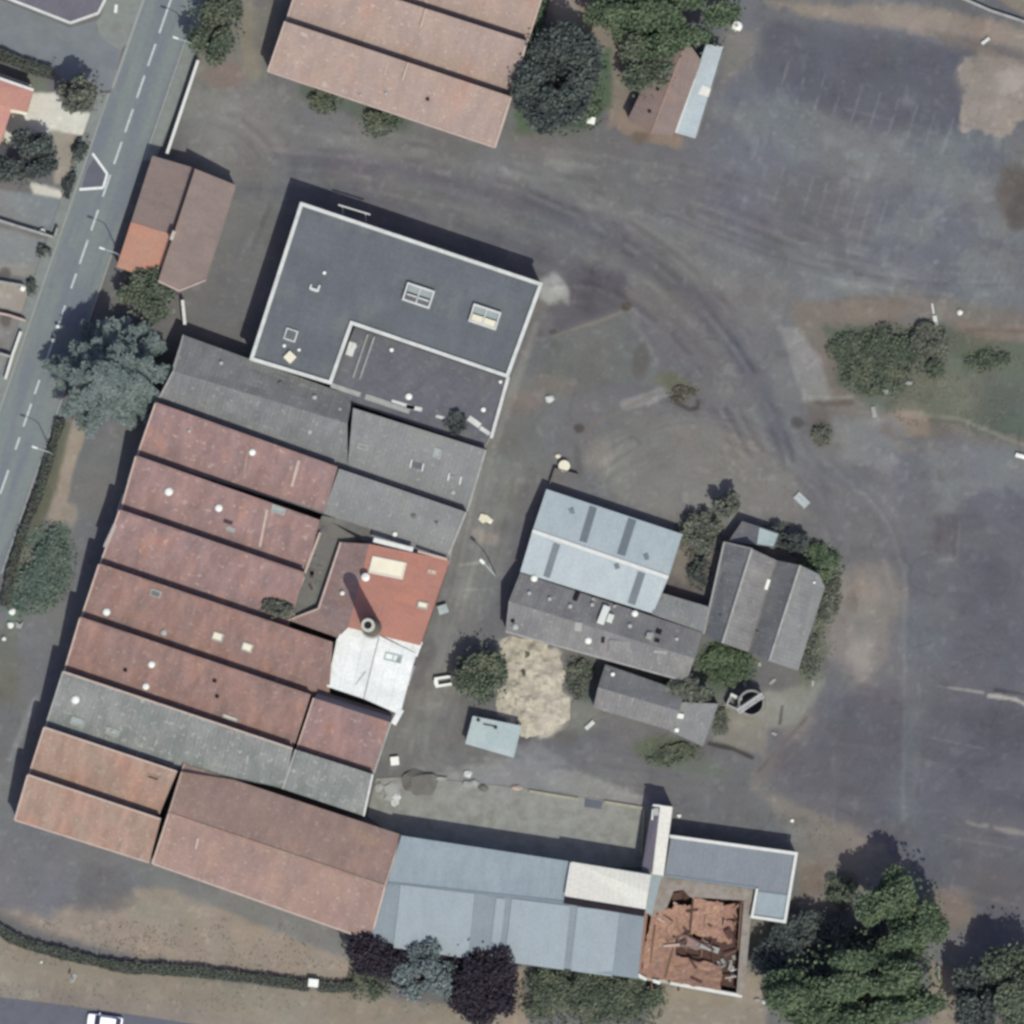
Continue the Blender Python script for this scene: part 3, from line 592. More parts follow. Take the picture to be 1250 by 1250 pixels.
# ------------------------------------------------------------------ building materials
roofmat('tile_red', alb(149, 120, 117), alb(139, 116, 116), alb(167, 125, 111), lichen=alb(178, 157, 150), dark=alb(127, 107, 108), rowamt=0.04, seed=1, rows=.35)
roofmat('tile_rust', alb(146, 115, 108), alb(134, 110, 106), alb(155, 119, 106), lichen=alb(161, 143, 135), dark=alb(118, 99, 98), rowamt=0.07, seed=2, rows=.35)
roofmat('tile_orange', alb(161, 131, 119), alb(153, 132, 120), alb(167, 128, 113), lichen=alb(174, 155, 144), dark=alb(136, 118, 111), rowamt=0.06, seed=3, rows=.35)
roofmat('tile_hall', alb(156, 129, 121), alb(147, 124, 118), alb(165, 136, 120), lichen=alb(173, 154, 142), dark=alb(137, 112, 108), rowamt=0.05, seed=4, rows=.35, streak=.2)
roofmat('tile_pale', alb(167, 145, 135), alb(160, 141, 135), alb(174, 140, 127), lichen=alb(186, 170, 161), dark=alb(148, 128, 123), rowamt=0.04, seed=5, rows=.35, streak=.18)
roofmat('tile_sunlit', alb(170, 119, 107), alb(164, 118, 108), alb(174, 120, 104), dark=alb(158, 112, 102), rowamt=0.05, seed=6, rows=.35, streak=.12)
roofmat('tile_old_shaded', alb(140, 117, 114), alb(133, 115, 113), alb(147, 117, 110), lichen=alb(159, 142, 137), dark=alb(119, 101, 102), rowamt=0.06, seed=7, rows=.35)
roofmat('tile_fresh', alb(186, 136, 117), alb(180, 138, 122), rowamt=0.06, seed=8, rows=.35, streak=.1)
roofmat('tile_ruin', alb(164, 128, 110), alb(144, 112, 102), alb(180, 144, 112), lichen=alb(176, 156, 140), dark=alb(122, 92, 84), rowamt=.06, seed=30, rows=.35)
roofmat('tile_house', alb(135, 118, 114), alb(130, 116, 113), alb(140, 120, 111), dark=alb(116, 104, 102), rowamt=0.05, seed=9, rows=.35, streak=.15)
roofmat('tile_salmon', alb(192, 142, 128), alb(188, 138, 128), rowamt=0.05, seed=10, rows=.35, streak=.1)
roofmat('slate', alb(106, 103, 114), alb(100, 98, 108), rowamt=0.06, seed=11, rows=.4, streak=.12)
roofmat('fibre_cement', alb(126, 126, 128), alb(118, 118, 121), alb(134, 133, 132), lichen=alb(152, 151, 148), dark=alb(104, 103, 105), rowamt=0.06, seed=12, rows=.5, rowdir='X', streak=.25)
roofmat('fibre_mossy', alb(133, 133, 133), alb(122, 126, 125), alb(142, 142, 138), lichen=alb(170, 171, 166), dark=alb(110, 110, 109), rowamt=0.06, seed=13, rows=.5, rowdir='X', streak=.3, lich=(.58, .7))
roofmat('fibre_warm', alb(131, 129, 130), alb(122, 120, 123), alb(140, 136, 133), lichen=alb(154, 151, 147), dark=alb(108, 105, 108), rowamt=0.06, seed=14, rows=.5, rowdir='X', streak=.25)
roofmat('fibre_pale', alb(134, 134, 135), alb(126, 127, 129), alb(132, 131, 127), lichen=alb(154, 155, 152), rowamt=0.05, seed=15, rows=.5, rowdir='X', streak=.15)
roofmat('felt', alb(103, 107, 114), alb(97, 101, 108), alb(110, 113, 116), dark=alb(94, 96, 102), rows=1.0, rowamt=0.02, seed=16, streak=.12)
roofmat('felt_old', alb(103, 103, 110), alb(98, 97, 106), alb(112, 111, 110), dark=alb(92, 90, 98), lichen=alb(124, 124, 122), rows=1.0, rowamt=0.02, seed=17, streak=.2)
roofmat('felt_gutter', alb(114, 112, 108), alb(106, 104, 101), alb(122, 118, 112), dark=alb(88, 86, 82), rows=1.0, rowamt=0.02, seed=18, streak=.2)
roofmat('white_membrane', alb(232, 233, 234), alb(220, 221, 222), dark=alb(196, 195, 192), rows=1.0, rowamt=0.01, seed=19, streak=.12)
roofmat('cream_sheet', alb(222, 219, 212), alb(216, 212, 206), dark=alb(200, 192, 180), rows=.6, rowamt=0.03, seed=20, streak=.05, rowdir='X')
roofmat('blue_metal', alb(148, 159, 167), alb(144, 156, 165), alb(152, 162, 168), rows=.4, rowamt=0.04, seed=21, streak=.16, rowdir='X', rough=.5, spec=.3)
roofmat('blue_panel', alb(142, 153, 162), alb(138, 149, 158), rows=.4, rowamt=0.03, seed=22, streak=.12, rowdir='X', rough=.55, spec=.3)
roofmat('blue_dark', alb(118, 130, 140), alb(114, 126, 136), rows=.4, rowamt=0.03, seed=23, streak=.08, rowdir='X', rough=.5, spec=.3)
roofmat('ice_metal', alb(171, 180, 186), alb(167, 177, 183), alb(174, 184, 188), rows=.4, rowamt=0.03, seed=24, streak=.12, rowdir='X', rough=.55, spec=.3)
roofmat('rooflight_grey', alb(116, 124, 131), alb(110, 118, 126), rows=.4, rowamt=0.04, seed=25, streak=.12, rowdir='X', rough=.6)
roofmat('mint_metal', alb(168, 180, 182), alb(162, 175, 178), alb(180, 186, 187), dark=alb(148, 156, 158), rows=.4, rowamt=0.03, seed=26, streak=.1, rowdir='X', rough=.6)
roofmat('zinc', alb(126, 132, 141), alb(122, 127, 137), rows=.6, rowamt=0.03, seed=27, streak=.08, rowdir='X', rough=.6, spec=.3)
roofmat('violet_sheet', alb(118, 111, 124), alb(112, 106, 118), rows=.5, rowamt=0.04, seed=28, streak=.1, rowdir='X')
plainmat('white_paint', alb(214, 214, 212), 0.08, 1.5, 0.7)
plainmat('parapet_cap', alb(206, 207, 206), 0.10, 1.0, 0.8, stain=alb(186, 187, 184))
plainmat('grey_cap', alb(160, 160, 158), 0.14, 1.5, 0.85, stain=alb(140, 138, 136))
plainmat('pink_trim', alb(186, 166, 158), 0.12, 1.5, 0.85)
plainmat('render_cream', alb(184, 176, 162), 0.12, 0.8, 0.9, stain=alb(160, 152, 140))
plainmat('render_grey', alb(150, 146, 140), 0.14, 0.8, 0.9, stain=alb(126, 122, 116))
plainmat('brick_wall', alb(150, 116, 102), 0.16, 3.0, 0.9, stain=alb(128, 104, 94))
plainmat('chimney_shaft', alb(136, 126, 118), .16, 1.2, .9, stain=alb(104, 96, 92))
plainmat('concrete', alb(142, 140, 136), 0.16, 1.0, 0.9, stain=alb(122, 118, 114))
plainmat('ruin_ledge', alb(146, 138, 132), .16, 1.2, .9, stain=alb(132, 116, 108))
plainmat('concrete_dark', alb(112, 110, 108), 0.16, 1.0, 0.9)
plainmat('dark_frame', (0.02, 0.018, 0.017, 1), 0.2, 2.0, 0.7)
plainmat('steel', (0.32, 0.33, 0.34, 1), 0.1, 2.0, 0.45, 0.7)
plainmat('lamp_grey', alb(186, 194, 196), 0.06, 2.0, 0.5)
plainmat('timber', alb(120, 96, 82), 0.2, 3.0, 0.9)
plainmat('timber_dark', alb(84, 62, 56), 0.2, 3.0, 0.9)
plainmat('void_dark', (0.012, 0.010, 0.012, 1), 0.2, 1.0, 0.95)
plainmat('cream_glass', alb(226, 218, 198), 0.05, 0.8, 0.6)
plainmat('pale_glass', alb(150, 160, 160), 0.08, 1.0, 0.4)
plainmat('white_plastic', alb(236, 236, 232), 0.05, 2.0, 0.5)
plainmat('grey_vent', alb(170, 170, 168), 0.1, 2.0, 0.6)
plainmat('chimney_cap', alb(188, 188, 178), 0.12, 2.0, 0.9)
mt, n, l, b = newmat('glass'); b.inputs['Base Color'].default_value = (0.03, 0.035, 0.045, 1); b.inputs['Roughness'].default_value = 0.12; b.inputs['Specular IOR Level'].default_value = 0.5
mt, n, l, b = newmat('dusty_glass'); b.inputs['Base Color'].default_value = (0.05, 0.045, 0.045, 1); b.inputs['Roughness'].default_value = 0.5
UP = Vector((0, 0, 1))
# ------------------------------------------------------------------ sawtooth factory
ZR, ZV = 6.4, 4.35
fac = thing('factory', 'long factory hall with eight parallel sawtooth roof bays of red tiles and one grey bay', 'factory', gz(220, 760))
RL = [((190, 492), (412, 571)), ((166, 557), (390, 636)), ((146, 623), (372, 700)), ((121, 689), (406, 785)), ((98, 754), (379, 849)),
      ((77, 820), (357, 914)), ((54, 888), (216, 942)), ((34, 946), (196, 1000))]
BM = ['tile_red', 'tile_red', 'tile_red', 'tile_rust', 'tile_rust', 'fibre_mossy', 'tile_orange', 'tile_orange']
END = ((18, 1001), (182, 1053))
R3 = [(W(*a, ZR), W(*c, ZR)) for a, c in RL]
NORTH = Vector((0.30, 0.95, 0)) * 0.14
bays = []
UPV = Vector((0, 0, 1))
for k, (a, c) in enumerate(R3):
    if k + 1 < len(R3):
        na, ncx = R3[k + 1]
        va = Vector((na.x, na.y, ZV)) + NORTH
        # east foot of the slope: follow the bay's own east end down to the line of the next ridge
        d = (ncx - na).normalized(); e = Vector((-d.y, d.x, 0))
        t = (c - na).dot(Vector((d.x, d.y, 0))) - 1.2 * ((c - na).dot(e)) * 0.02
        own = na + d * min(max(t, 0), 60)
        if k == 0: own = W(394, 627, ZR)
        if k in (1, 4): own = ncx
        if k == 5: own = W(346, 963, ZR)
        if k == 2: own = W(351, 766, ZR)
        if k == 3: own = W(400, 857, ZR)
        if k == 6: own = W(192, 998, ZR)
        vc = Vector((own.x, own.y, ZV)) + NORTH
    else:
        va, vc = W(*END[0], ZV), W(*END[1], ZV)
    bays.append((a, c, vc, va))
    if k == 5:
        mid = W(218, 941, ZR); mid = Vector((mid.x, mid.y, ZV)) + NORTH; s_ = lerp(a, c, .58)
        roof(fac, [a, s_, mid, va], BM[k], .14); roof(fac, [s_ + UPV * .002, c, vc, mid + UPV * .002], BM[k], .14)
    else: roof(fac, [a, c, vc, va], BM[k], 0.14)
    strip(fac, lerp(a, va, 0.0), va, 0.22, 0.10, 'pink_trim' if k != 5 else 'grey_cap', 'verge_trim', 0.05)
    rc_ = MB(); rc_.bar(a + Vector((0, 0, .06)), c + Vector((0, 0, .06)), 0.24, 0.1); rc_.build('ridge_cap', 'pink_trim' if k > 4 else BM[k], fac)
    # north light under this ridge
    p0 = Vector((a.x, a.y, ZV - 0.1)); p1 = Vector((c.x, c.y, ZV - 0.1)); dd = (p1 - p0).normalized(); ins = Vector((dd.y, -dd.x, 0)) * 0.10
    f = MB(); f.slab([p0 - ins * 0 + Vector((0, 0, ZR - ZV - .05)), p1 + Vector((0, 0, ZR - ZV - .05)), p1 + ins + Vector((0, 0, ZR - ZV - .05)), p0 + ins + Vector((0, 0, ZR - ZV - .05))], ZR - ZV)
    fo = f.build('north_light', 'timber_dark', fac)
    L = (p1 - p0).length; nn = -ins.normalized() * 0.03
    for q in range(int(L / 3.0)):
        s0 = p0 + dd * (q * 3.0 + 0.3); g = MB(); g.bar(s0 + nn + Vector((0, 0, 0.9)), s0 + dd * 2.5 + nn + Vector((0, 0, 0.9)), 0.03, 1.1); g.build('pane', 'dusty_glass', fo)
    if k < 7:  # valley gutter
        gm = MB(); gm.bar(va + Vector((0, 0, .03)), vc + Vector((0, 0, .03)), 0.26, 0.05); gm.build('gutter', 'concrete_dark', fac)
# edge of the last eave
strip(fac, bays[7][3], bays[7][2], 0.22, 0.12, 'pink_trim', 'gutter', 0.02)
ring = []
for a, c, vc, va in bays: ring += [a, va]
ring += [bays[7][2]]
for a, c, vc, va in bays[::-1]: ring += [c] if a is bays[7][0] else [vc, c]
walls(fac, ring, 'render_grey', 0.05, 0.2)
def on(bay, px, py):
    """point on a bay's slope under plan position"""
    a, c, vc, va = bay; nrm = (c - a).cross(va - a).normalized()
    o = W(px, py, 0); q = W(px, py, 10); d = q - o
    t = (a - o).dot(nrm) / d.dot(nrm); return o + d * t
for k, px, py, r, mt in ((0, 308, 552, .42, 'white_plastic'), (0, 231, 526, .22, 'grey_vent'), (1, 206, 600, .5, 'white_plastic'), (1, 267, 620, .46, 'white_plastic'), (3, 130, 747, .46, 'white_plastic'), (3, 200, 772, .4, 'grey_vent'),
                         (4, 185, 811, .42, 'white_plastic'), (4, 178, 838, .42, 'white_plastic'), (4, 153, 818, .24, 'void_dark'), (4, 262, 831, .24, 'void_dark'), (4, 265, 850, .24, 'void_dark'), (5, 92, 854, .5, 'white_plastic'), (5, 137, 893, .2, 'grey_vent')):
    dome(fac, on(bays[k], px, py), r, mt)
def frame_of(bay):
    a, c, vc, va = bay; return (c - a).normalized(), (va - a).normalized()
for k, px, py, lx, ly, gm in ((3, 266, 777, 1.25, 1.15, 'cream_glass'), (3, 302, 790, 1.25, 1.15, 'cream_glass'), (1, 340, 622, 1.6, .9, 'pale_glass'), (2, 282, 646, .9, .5, 'pale_glass'), (5, 95, 881, 1.6, 1.0, 'pale_glass'), (5, 137, 893, 1.5, .9, 'pale_glass'), (4, 281, 876, 1.8, .5, 'cream_glass'), (6, 187, 949, 1.4, .6, 'timber_dark'), (3, 190, 724, 1.2, .9, 'concrete_dark')):
    du, dv = frame_of(bays[k]); skylight(fac, on(bays[k], px, py), du, dv, lx, ly, 'grey_cap' if k != 6 else 'tile_orange', gm, h=0.16, bars=0)
# patched strips of paler tiles on the slopes
for k, (x, y), (x2, y2), wd, mt in ((0, (365, 562), (356, 594), .35, 'pink_trim'), (2, (141, 640), (128, 668), .5, 'grey_cap'), (1, (326, 622), (317, 668), .3, 'pink_trim'), (0, (303, 545), (298, 580), .2, 'tile_orange')):
    b = MB(); b.bar(on(bays[k], x, y) + Vector((0, 0, .02)), on(bays[k], x2, y2) + Vector((0, 0, .02)), wd, .05); b.build('roof_patch', mt, fac)
windows(fac, W(168, 560, 0), W(20, 1000, 0), 1.2, 1.6, 2.2, 12, Vector((1, .3, 0)), off=0.12)
# ------------------------------------------------------------------ annex with two small bays
ann = thing('factory_annex', 'two short sawtooth bays, one red tiled and one grey, south of the white roof', 'annex', gz(415, 920))
A5 = (W(383, 852, ZR - .2), W(477, 882, ZR - .2)); A6 = (W(361, 915, ZR - .2), W(455, 945, ZR - .2)); AE = (W(345, 963, 4.3), W(444, 996, 4.3))
va, vc = [Vector((p.x, p.y, 4.4)) + NORTH for p in A6]
roof(ann, [A5[0], A5[1], vc, va], 'tile_red'); roof(ann, [A6[0], A6[1], AE[1], AE[0]], 'fibre_mossy')
pA, pB = W(388, 846, 4.9), W(478, 874, 4.9)
roof(ann, [pA, pB, A5[1] - Vector((0, 0, .02)), A5[0] - Vector((0, 0, .02))], 'violet_sheet', .1)
gm = MB(); gm.bar(pA + Vector((0, .15, .05)), pB + Vector((0, .15, .05)), 0.4, 0.12); gm.build('gutter', 'void_dark', ann)  # near-black bar paints the shade line at the wall foot
fo = MB(); q0, q1 = [Vector((p.x, p.y, 5.15)) for p in A6]; fo.bar(q0, q1, .1, 1.5); fo.build('north_light', 'timber_dark', ann)
strip(ann, A5[1], vc, .22, .1, 'grey_cap', 'verge_trim', .05); strip(ann, A6[1], AE[1], .24, .1, 'parapet_cap', 'verge_trim', .05); strip(ann, A6[0], AE[0], .2, .1, 'grey_cap', 'verge_trim', .05); strip(ann, A5[0], va, .18, .1, 'pink_trim', 'verge_trim', .05)
walls(ann, [pA, A5[0], va, A6[0], AE[0], AE[1], A6[1], vc, A5[1], pB], 'render_grey', .08, .2)
# ------------------------------------------------------------------ grey warehouse between office block and factory
gw = thing('warehouse', 'grey corrugated warehouse between the flat roofed office block and the red sawtooth bays', 'warehouse', gz(380, 540))
gv0, gv1 = [Vector((p.x, p.y, ZV)) + NORTH for p in (W(190, 492, ZR), W(423, 575, ZR))]
g_nw, g_ne = W(224, 409, 4.2), W(431, 484, 4.2); g_rw, g_re = W(212, 453, 6.0), W(424, 517, 6.0)
roof(gw, [g_nw, g_ne, g_re, g_rw], 'fibre_cement'); roof(gw, [g_rw, g_re, gv1, gv0], 'fibre_cement')
e_r0, e_r1 = W(431, 498, 6.4), W(593, 549, 6.4); e_v0, e_v1 = [Vector((p.x, p.y, ZV)) + NORTH for p in (W(414, 572, ZR), W(569, 625, ZR))]
roof(gw, [e_r0, e_r1, e_v1, e_v0 + (e_v1 - e_v0).normalized() * .9 + Vector((0, 0, .05))], 'fibre_pale')
h_r0, h_r1 = W(413, 572, ZR), W(569, 625, ZR); h_v0, h_v1 = W(394, 627, ZV), W(548, 676, ZV)
roof(gw, [h_r0 + Vector((.1, 0, 0)), h_r1, h_v1, h_v0], 'fibre_pale')
for p0, p1, zt in ((e_r0, e_r1, 6.3), (h_r0, h_r1, 6.1)):
    fo = MB(); fo.bar(Vector((p0.x, p0.y, zt - .85)), Vector((p1.x, p1.y, zt - .85)), .1, 1.7); fo.build('north_light', 'timber_dark', gw)
for p, q in ((e_r1, e_v1), (h_r1, h_v1)): strip(gw, p, q, .26, .12, 'grey_cap', 'verge_trim', .05)
strip(gw, g_rw, gv0, .22, .1, 'grey_cap', 'verge_trim', .05); strip(gw, g_nw, g_rw, .22, .1, 'grey_cap', 'verge_trim', .05); strip(gw, W(220, 423, 4.75), W(212, 448, 5.7), .2, .14, 'grey_cap', 'verge_trim', .12)
walls(gw, [g_nw, g_rw, gv0, h_v0, h_v1, h_r1, e_v1, e_r1, e_r0, g_ne], 'render_grey', .06, .2)
bE = (e_r0, e_r1, e_v1, e_v0); bH = (h_r0, h_r1, h_v1, h_v0); bG = (g_rw, g_re, gv1, gv0)
for px, py in ((509, 568), (555, 584)):
    du, dv = frame_of(bE); c0 = on(bE, px, py); b = MB()
    b.bar(c0 - du * .75 - dv * .5 + UP * .12, c0 - du * .75 + dv * .5 + UP * .12, .16, .25); b.bar(c0 + du * .75 - dv * .5 + UP * .12, c0 + du * .75 + dv * .5 + UP * .12, .16, .25); o = b.build('skylight', 'white_paint', gw)
    g = MB(); g.slab([c0 - du * .65 - dv * .4 + UP * .05, c0 + du * .65 - dv * .4 + UP * .05, c0 + du * .65 + dv * .4 + UP * .05, c0 - du * .65 + dv * .4 + UP * .05], .04); g.build('pane', 'felt_old', o)
for bay, px, py, lx, ly, gm in ((bE, 534, 553, .9, 1.3, 'pale_glass'), (bE, 443, 545, 1.1, .7, 'concrete_dark'), (bG, 402, 536, .5, .5, 'concrete_dark')):
    du, dv = frame_of(bay); skylight(gw, on(bay, px, py), du, dv, lx, ly, 'grey_cap', gm, h=.14, bars=0)
for bay, px, py, r, mt in ((bH, 505, 630, .3, 'concrete_dark'), (bH, 533, 638, .2, 'concrete_dark'), (bG, 378, 527, .3, 'grey_vent'), (bH, 482, 652, .3, 'white_plastic'), (bE, 553, 601, .3, 'grey_vent')): dome(gw, on(bay, px, py), r, mt)
bN = (g_nw, g_ne, g_re, g_rw)
for px, py, r, mt in ((342, 468, .26, 'concrete_dark'), (384, 485, .3, 'grey_vent'), (270, 443, .25, 'grey_vent'), (415, 500, .22, 'grey_vent')): dome(gw, on(bN, px, py), r, mt)
du, dv = frame_of(bN); skylight(gw, on(bN, 342, 466), du, dv, 1.9, 1.5, 'fibre_cement', 'fibre_cement', h=.1, bars=0)
# ------------------------------------------------------------------ flat roofed office block
ob_ = thing('office_block', 'large flat grey roofed office block with a white parapet and two glazed rooflights', 'office building', gz(500, 390))
ZO = 6.3
up = [(368, 249), (660, 347), (619, 459), (429, 394), (403, 467), (307, 438)]
b = MB(); b.slab([W(x, y, ZO - .35) for x, y in up], .25); b.build('roof', 'felt', ob_)
def parapet(root, pts, z, wd, ht, mt, name='parapet', closed=True, inset=0.0):
    P = [W(x, y, z) for x, y in pts]
    for i in range(len(P) if closed else len(P) - 1):
        b = MB(); p, q = P[i], P[(i + 1) % len(P)]; d = (q - p).normalized() * wd * .45
        zz = Vector((0, 0, -ht / 2 + 0.003 * (i % 3))); b.bar(p - d + zz, q + d + zz, wd, ht); b.build(name, mt, root)
parapet(ob_, up, ZO, .45, .6, 'parapet_cap')
lo = [(431, 397), (619, 461), (600, 531), (404, 465)]
ZL = 4.6
b = MB(); b.slab([W(x, y, ZL) for x, y in ((433, 399), (617, 462), (598, 533), (590, 547), (432, 493), (404, 470))], .25); b.build('lower_roof', 'felt_old', ob_)
parapet(ob_, [(620, 462), (600, 533)], ZL + .35, .4, .6, 'parapet_cap', closed=False)
for (x0, y0), (x1, y1), wd in (((446, 494 - 10), (500, 502), .7), ((478, 490), (506, 498), .5), ((496, 496), (515, 500), .5), ((532, 508), (545, 511), .35), ((572, 510), (586, 520), .7), ((586, 522), (598, 530), .5), ((404, 470), (440, 482), .6)):
    b = MB(); b.bar(W(x0, y0, ZL + .05), W(x1, y1, ZL + .05), wd, .14); b.build('loose_coping', 'parapet_cap' if x0 > 470 else 'grey_cap', ob_)
for x0, y0, x1, y1 in ((449, 408, 431, 461), (457, 411, 439, 463)):
    b = MB(); b.bar(W(x0, y0, ZL + .12), W(x1, y1, ZL + .12), .22, .2); b.build('roof_rail', 'grey_cap', ob_)
b = MB(); b.bar(W(431, 418, ZL + .06), W(426, 434, ZL + .06), .9, .12); b.bar(W(430, 427, ZL + .1), W(434, 421, ZL + .1), .5, .2); b.build('loose_coping', 'parapet_cap', ob_)
for px, py, r in ((478, 427, .26), (499, 484, .42), (590, 500, .3), (611, 466, .22)): dome(ob_, W(px, py, ZL), r, 'white_plastic')
for px, py, r in ((396, 333, .22), (347, 422, .22), (365, 427, .2)): dome(ob_, W(px, py, ZO - .35), r, 'white_plastic')
uo, vo = Vector((.951, -.318, 0)).normalized(), Vector((.306, .951, 0)).normalized()
b = MB(); c0 = W(385, 350, ZO - .35); b.bar(c0 - uo * .5 - vo * .4 + UP * .15, c0 + uo * .4 - vo * .4 + UP * .15, .35, .3); b.bar(c0 + uo * .45 - vo * .5 + UP * .151, c0 + uo * .45 + vo * .35 + UP * .151, .25, .3); b.bar(c0 - uo * .55 - vo * .5 + UP * .152, c0 - uo * .55 + vo * .1 + UP * .152, .2, .3); b.build('roof_vent', 'parapet_cap', ob_)
skylight(ob_, W(355, 409, ZO - .35), uo, vo, 1.35, 1.45, 'parapet_cap', 'felt', h=.35, bars=0)
b = MB(); b.box(W(354, 436, ZO - .1), 1.15, 1.15, .5, .8); b.build('roof_hatch', 'cream_glass', ob_)
for px, py, cream in ((511, 361, False), (592, 387, True)):
    c0 = W(px, py, ZO - .35); f = MB(); lx, ly, h = 3.3, 2.3, .7
    for s_ in (-1, 1):
        f.bar(c0 + uo * s_ * (lx / 2) - vo * ly / 2 + UP * h / 2, c0 + uo * s_ * (lx / 2) + vo * ly / 2 + UP * h / 2, .22, h)
        f.bar(c0 + vo * s_ * (ly / 2 - .12) - uo * (lx / 2 - .1) + UP * (h / 2 - .004), c0 + vo * s_ * (ly / 2 - .12) + uo * (lx / 2 - .1) + UP * (h / 2 - .004), .24, h)
    f.bar(c0 - vo * (ly / 2 - .24) + UP * (h - .05), c0 + vo * (ly / 2 - .24) + UP * (h - .05), .14, .1)
    fo = f.build('rooflight', 'parapet_cap', ob_)
    for row in (-1, 1):
        for s_ in (-1, 1):
            g = MB(); q = c0 + uo * s_ * .78 + vo * row * .5 + UP * (h - .12)
            g.slab([q - uo * .7 - vo * .42, q + uo * .7 - vo * .42, q + uo * .7 + vo * .42, q - uo * .7 + vo * .42], .05)
            g.build('pane', ('cream_glass' if row < 0 else 'pale_glass') if cream else ('pale_glass' if row > 0 else 'felt_old'), fo)
    if not cream:
        g = MB(); g.bar(c0 - vo * .25 - uo * 1.4 + UP * (h - .04), c0 - vo * .25 + uo * 1.4 + UP * (h - .04), .2, .08); g.build('transom', 'parapet_cap', fo)
walls(ob_, [W(x, y, ZO - .45) for x, y in up], 'render_cream', .04, .1)
walls(ob_, [W(x, y, ZL - .1) for x, y in ((433, 399), (617, 462), (600, 531), (590, 547), (432, 493), (404, 470))], 'render_cream', .05, .2)
b = MB(); b.bar(W(413, 250, 3.9), W(452, 262, 3.9), .16, .16); b.bar(W(418, 251, 3.8), W(419, 264, 3.8), .08, .08); b.bar(W(446, 260, 3.8), W(447, 273, 3.8), .08, .08); b.build('sign_rail', 'white_paint', ob_)
windows(ob_, gz(372, 247), gz(655, 342), 1.0, 1.5, 2.0, 9, Vector((0, -1, 0)), frame='concrete_dark', off=-.0); windows(ob_, gz(372, 247), gz(655, 342), 3.9, 1.3, 2.0, 9, Vector((0, -1, 0)), frame='concrete_dark', off=-.0)
windows(ob_, gz(659, 352), gz(604, 525), 1.0, 1.5, 1.8, 6, Vector((-1, .3, 0)), frame='concrete_dark', off=.0)
# ------------------------------------------------------------------ boiler house
bh = thing('boiler_house', 'bright orange tiled house with a cream rooflight beside the tall round chimney', 'boiler house', gz(470, 720))
r0, r1 = W(451, 664, 6.4), W(425, 766, 6.4)
roof(bh, [r0, W(549, 684, 4.9), W(513, 788, 4.9), r1], 'tile_sunlit'); roof(bh, [r0, r1, W(410, 778, 5.5), W(389, 743, 5.5), W(416, 662, 5.3)], 'tile_old_shaded')  # brighter east tiles, duller west tiles: sun and shade put into the colour
roof(bh, [W(389, 743, 5.5), W(411, 778, 5.4), W(352, 757, 4.7)], 'tile_old_shaded')
roof(bh, [W(392, 629, 4.35), W(455, 641, 4.35), W(452, 666, 4.35), W(416, 664, 4.35), W(388, 745, 4.35), W(352, 757, 4.35), W(372, 700, 4.35)], 'felt_gutter', .2, 'gutter_roof')
strip(bh, W(416, 662, 5.35), W(389, 743, 5.55), .25, .12, 'pink_trim', 'gutter', .05); strip(bh, W(389, 743, 5.55), W(352, 757, 4.75), .2, .1, 'pink_trim', 'hip_ridge', .05); strip(bh, W(389, 743, 5.55), W(411, 778, 5.45), .18, .1, 'tile_old_shaded', 'hip_ridge', .05)
strip(bh, W(391, 650, 4.9), W(372, 700, 4.7), .3, .35, 'pink_trim', 'parapet', .0); strip(bh, W(371, 704, 4.8), W(356, 740, 4.7), .3, .35, 'pink_trim', 'parapet', .0)
strip(bh, W(456, 659, 6.3), W(504, 671, 5.6), .55, .3, 'white_paint', 'flashing', .1); strip(bh, W(510, 673, 5.5), W(546, 683, 4.95), .3, .2, 'pink_trim', 'flashing', .1)
roof(bh, [W(450, 636, 4.25), W(553, 670, 4.25), W(549, 690, 4.25), W(449, 668, 4.25)], 'fibre_pale', .15, 'gutter_roof')
bB = (r0, W(549, 684, 4.9), W(513, 788, 4.9), r1)
du = (W(549, 684, 4.9) - r0).normalized(); dv = (r1 - r0).normalized()
skylight(bh, on(bB, 473, 693), du, dv, 4.1, 2.1, 'cream_sheet', 'cream_glass', h=.14, bars=0)
skylight(bh, on(bB, 516, 739), du, dv, 1.2, .9, 'grey_cap', 'cream_glass', h=.14, bars=0); skylight(bh, on(bB, 527, 698), du, dv, .9, .5, 'pink_trim', 'cream_glass', h=.12, bars=0)
b = MB(); b.lathe(on(bB, 447, 705) - UP * .3, [(.34, 0), (.34, 1.5), (.5, 1.5), (.5, 1.7), (.0001, 1.9)], 14); b.build('roof_vent', 'white_plastic', bh)
b = MB(); b.lathe(on((r0, r1, W(389, 743, 5.5), W(416, 662, 5.3)), 418, 724) - UP * .3, [(.2, 0), (.2, .8), (.28, .8), (.0001, 1.0)], 10); b.build('roof_vent', 'white_plastic', bh)
b = MB(); b.box(on((r0, r1, W(389, 743, 5.5), W(416, 662, 5.3)), 398, 746), .6, .7, .3, .3); b.build('roof_hatch', 'void_dark', bh)
walls(bh, [W(392, 629, 4.2), W(352, 757, 4.2), W(411, 780, 4.8), r1, W(513, 788, 4.9), W(549, 684, 4.9), r0], 'brick_wall', .1, .25)
for k in range(14):
    t_ = random.random(); x, y = 384 + random.uniform(-10, 12) - t_ * 20, 640 + t_ * 100; b = MB(); b.box(W(x + 8, y, 4.42), random.uniform(.3, .9), random.uniform(.2, .5), .12, random.uniform(0, 3)); b.build('loose_slab', random.choice(['concrete_dark', 'tile_old_shaded', 'felt_old', 'timber_dark']), bh)
ch = thing('factory_chimney', 'tall round masonry chimney standing between the orange and the white roof', 'chimney', W(449, 763, 17.5).xy.to_3d())
cb = Vector((ch.location.x, ch.location.y, 0))
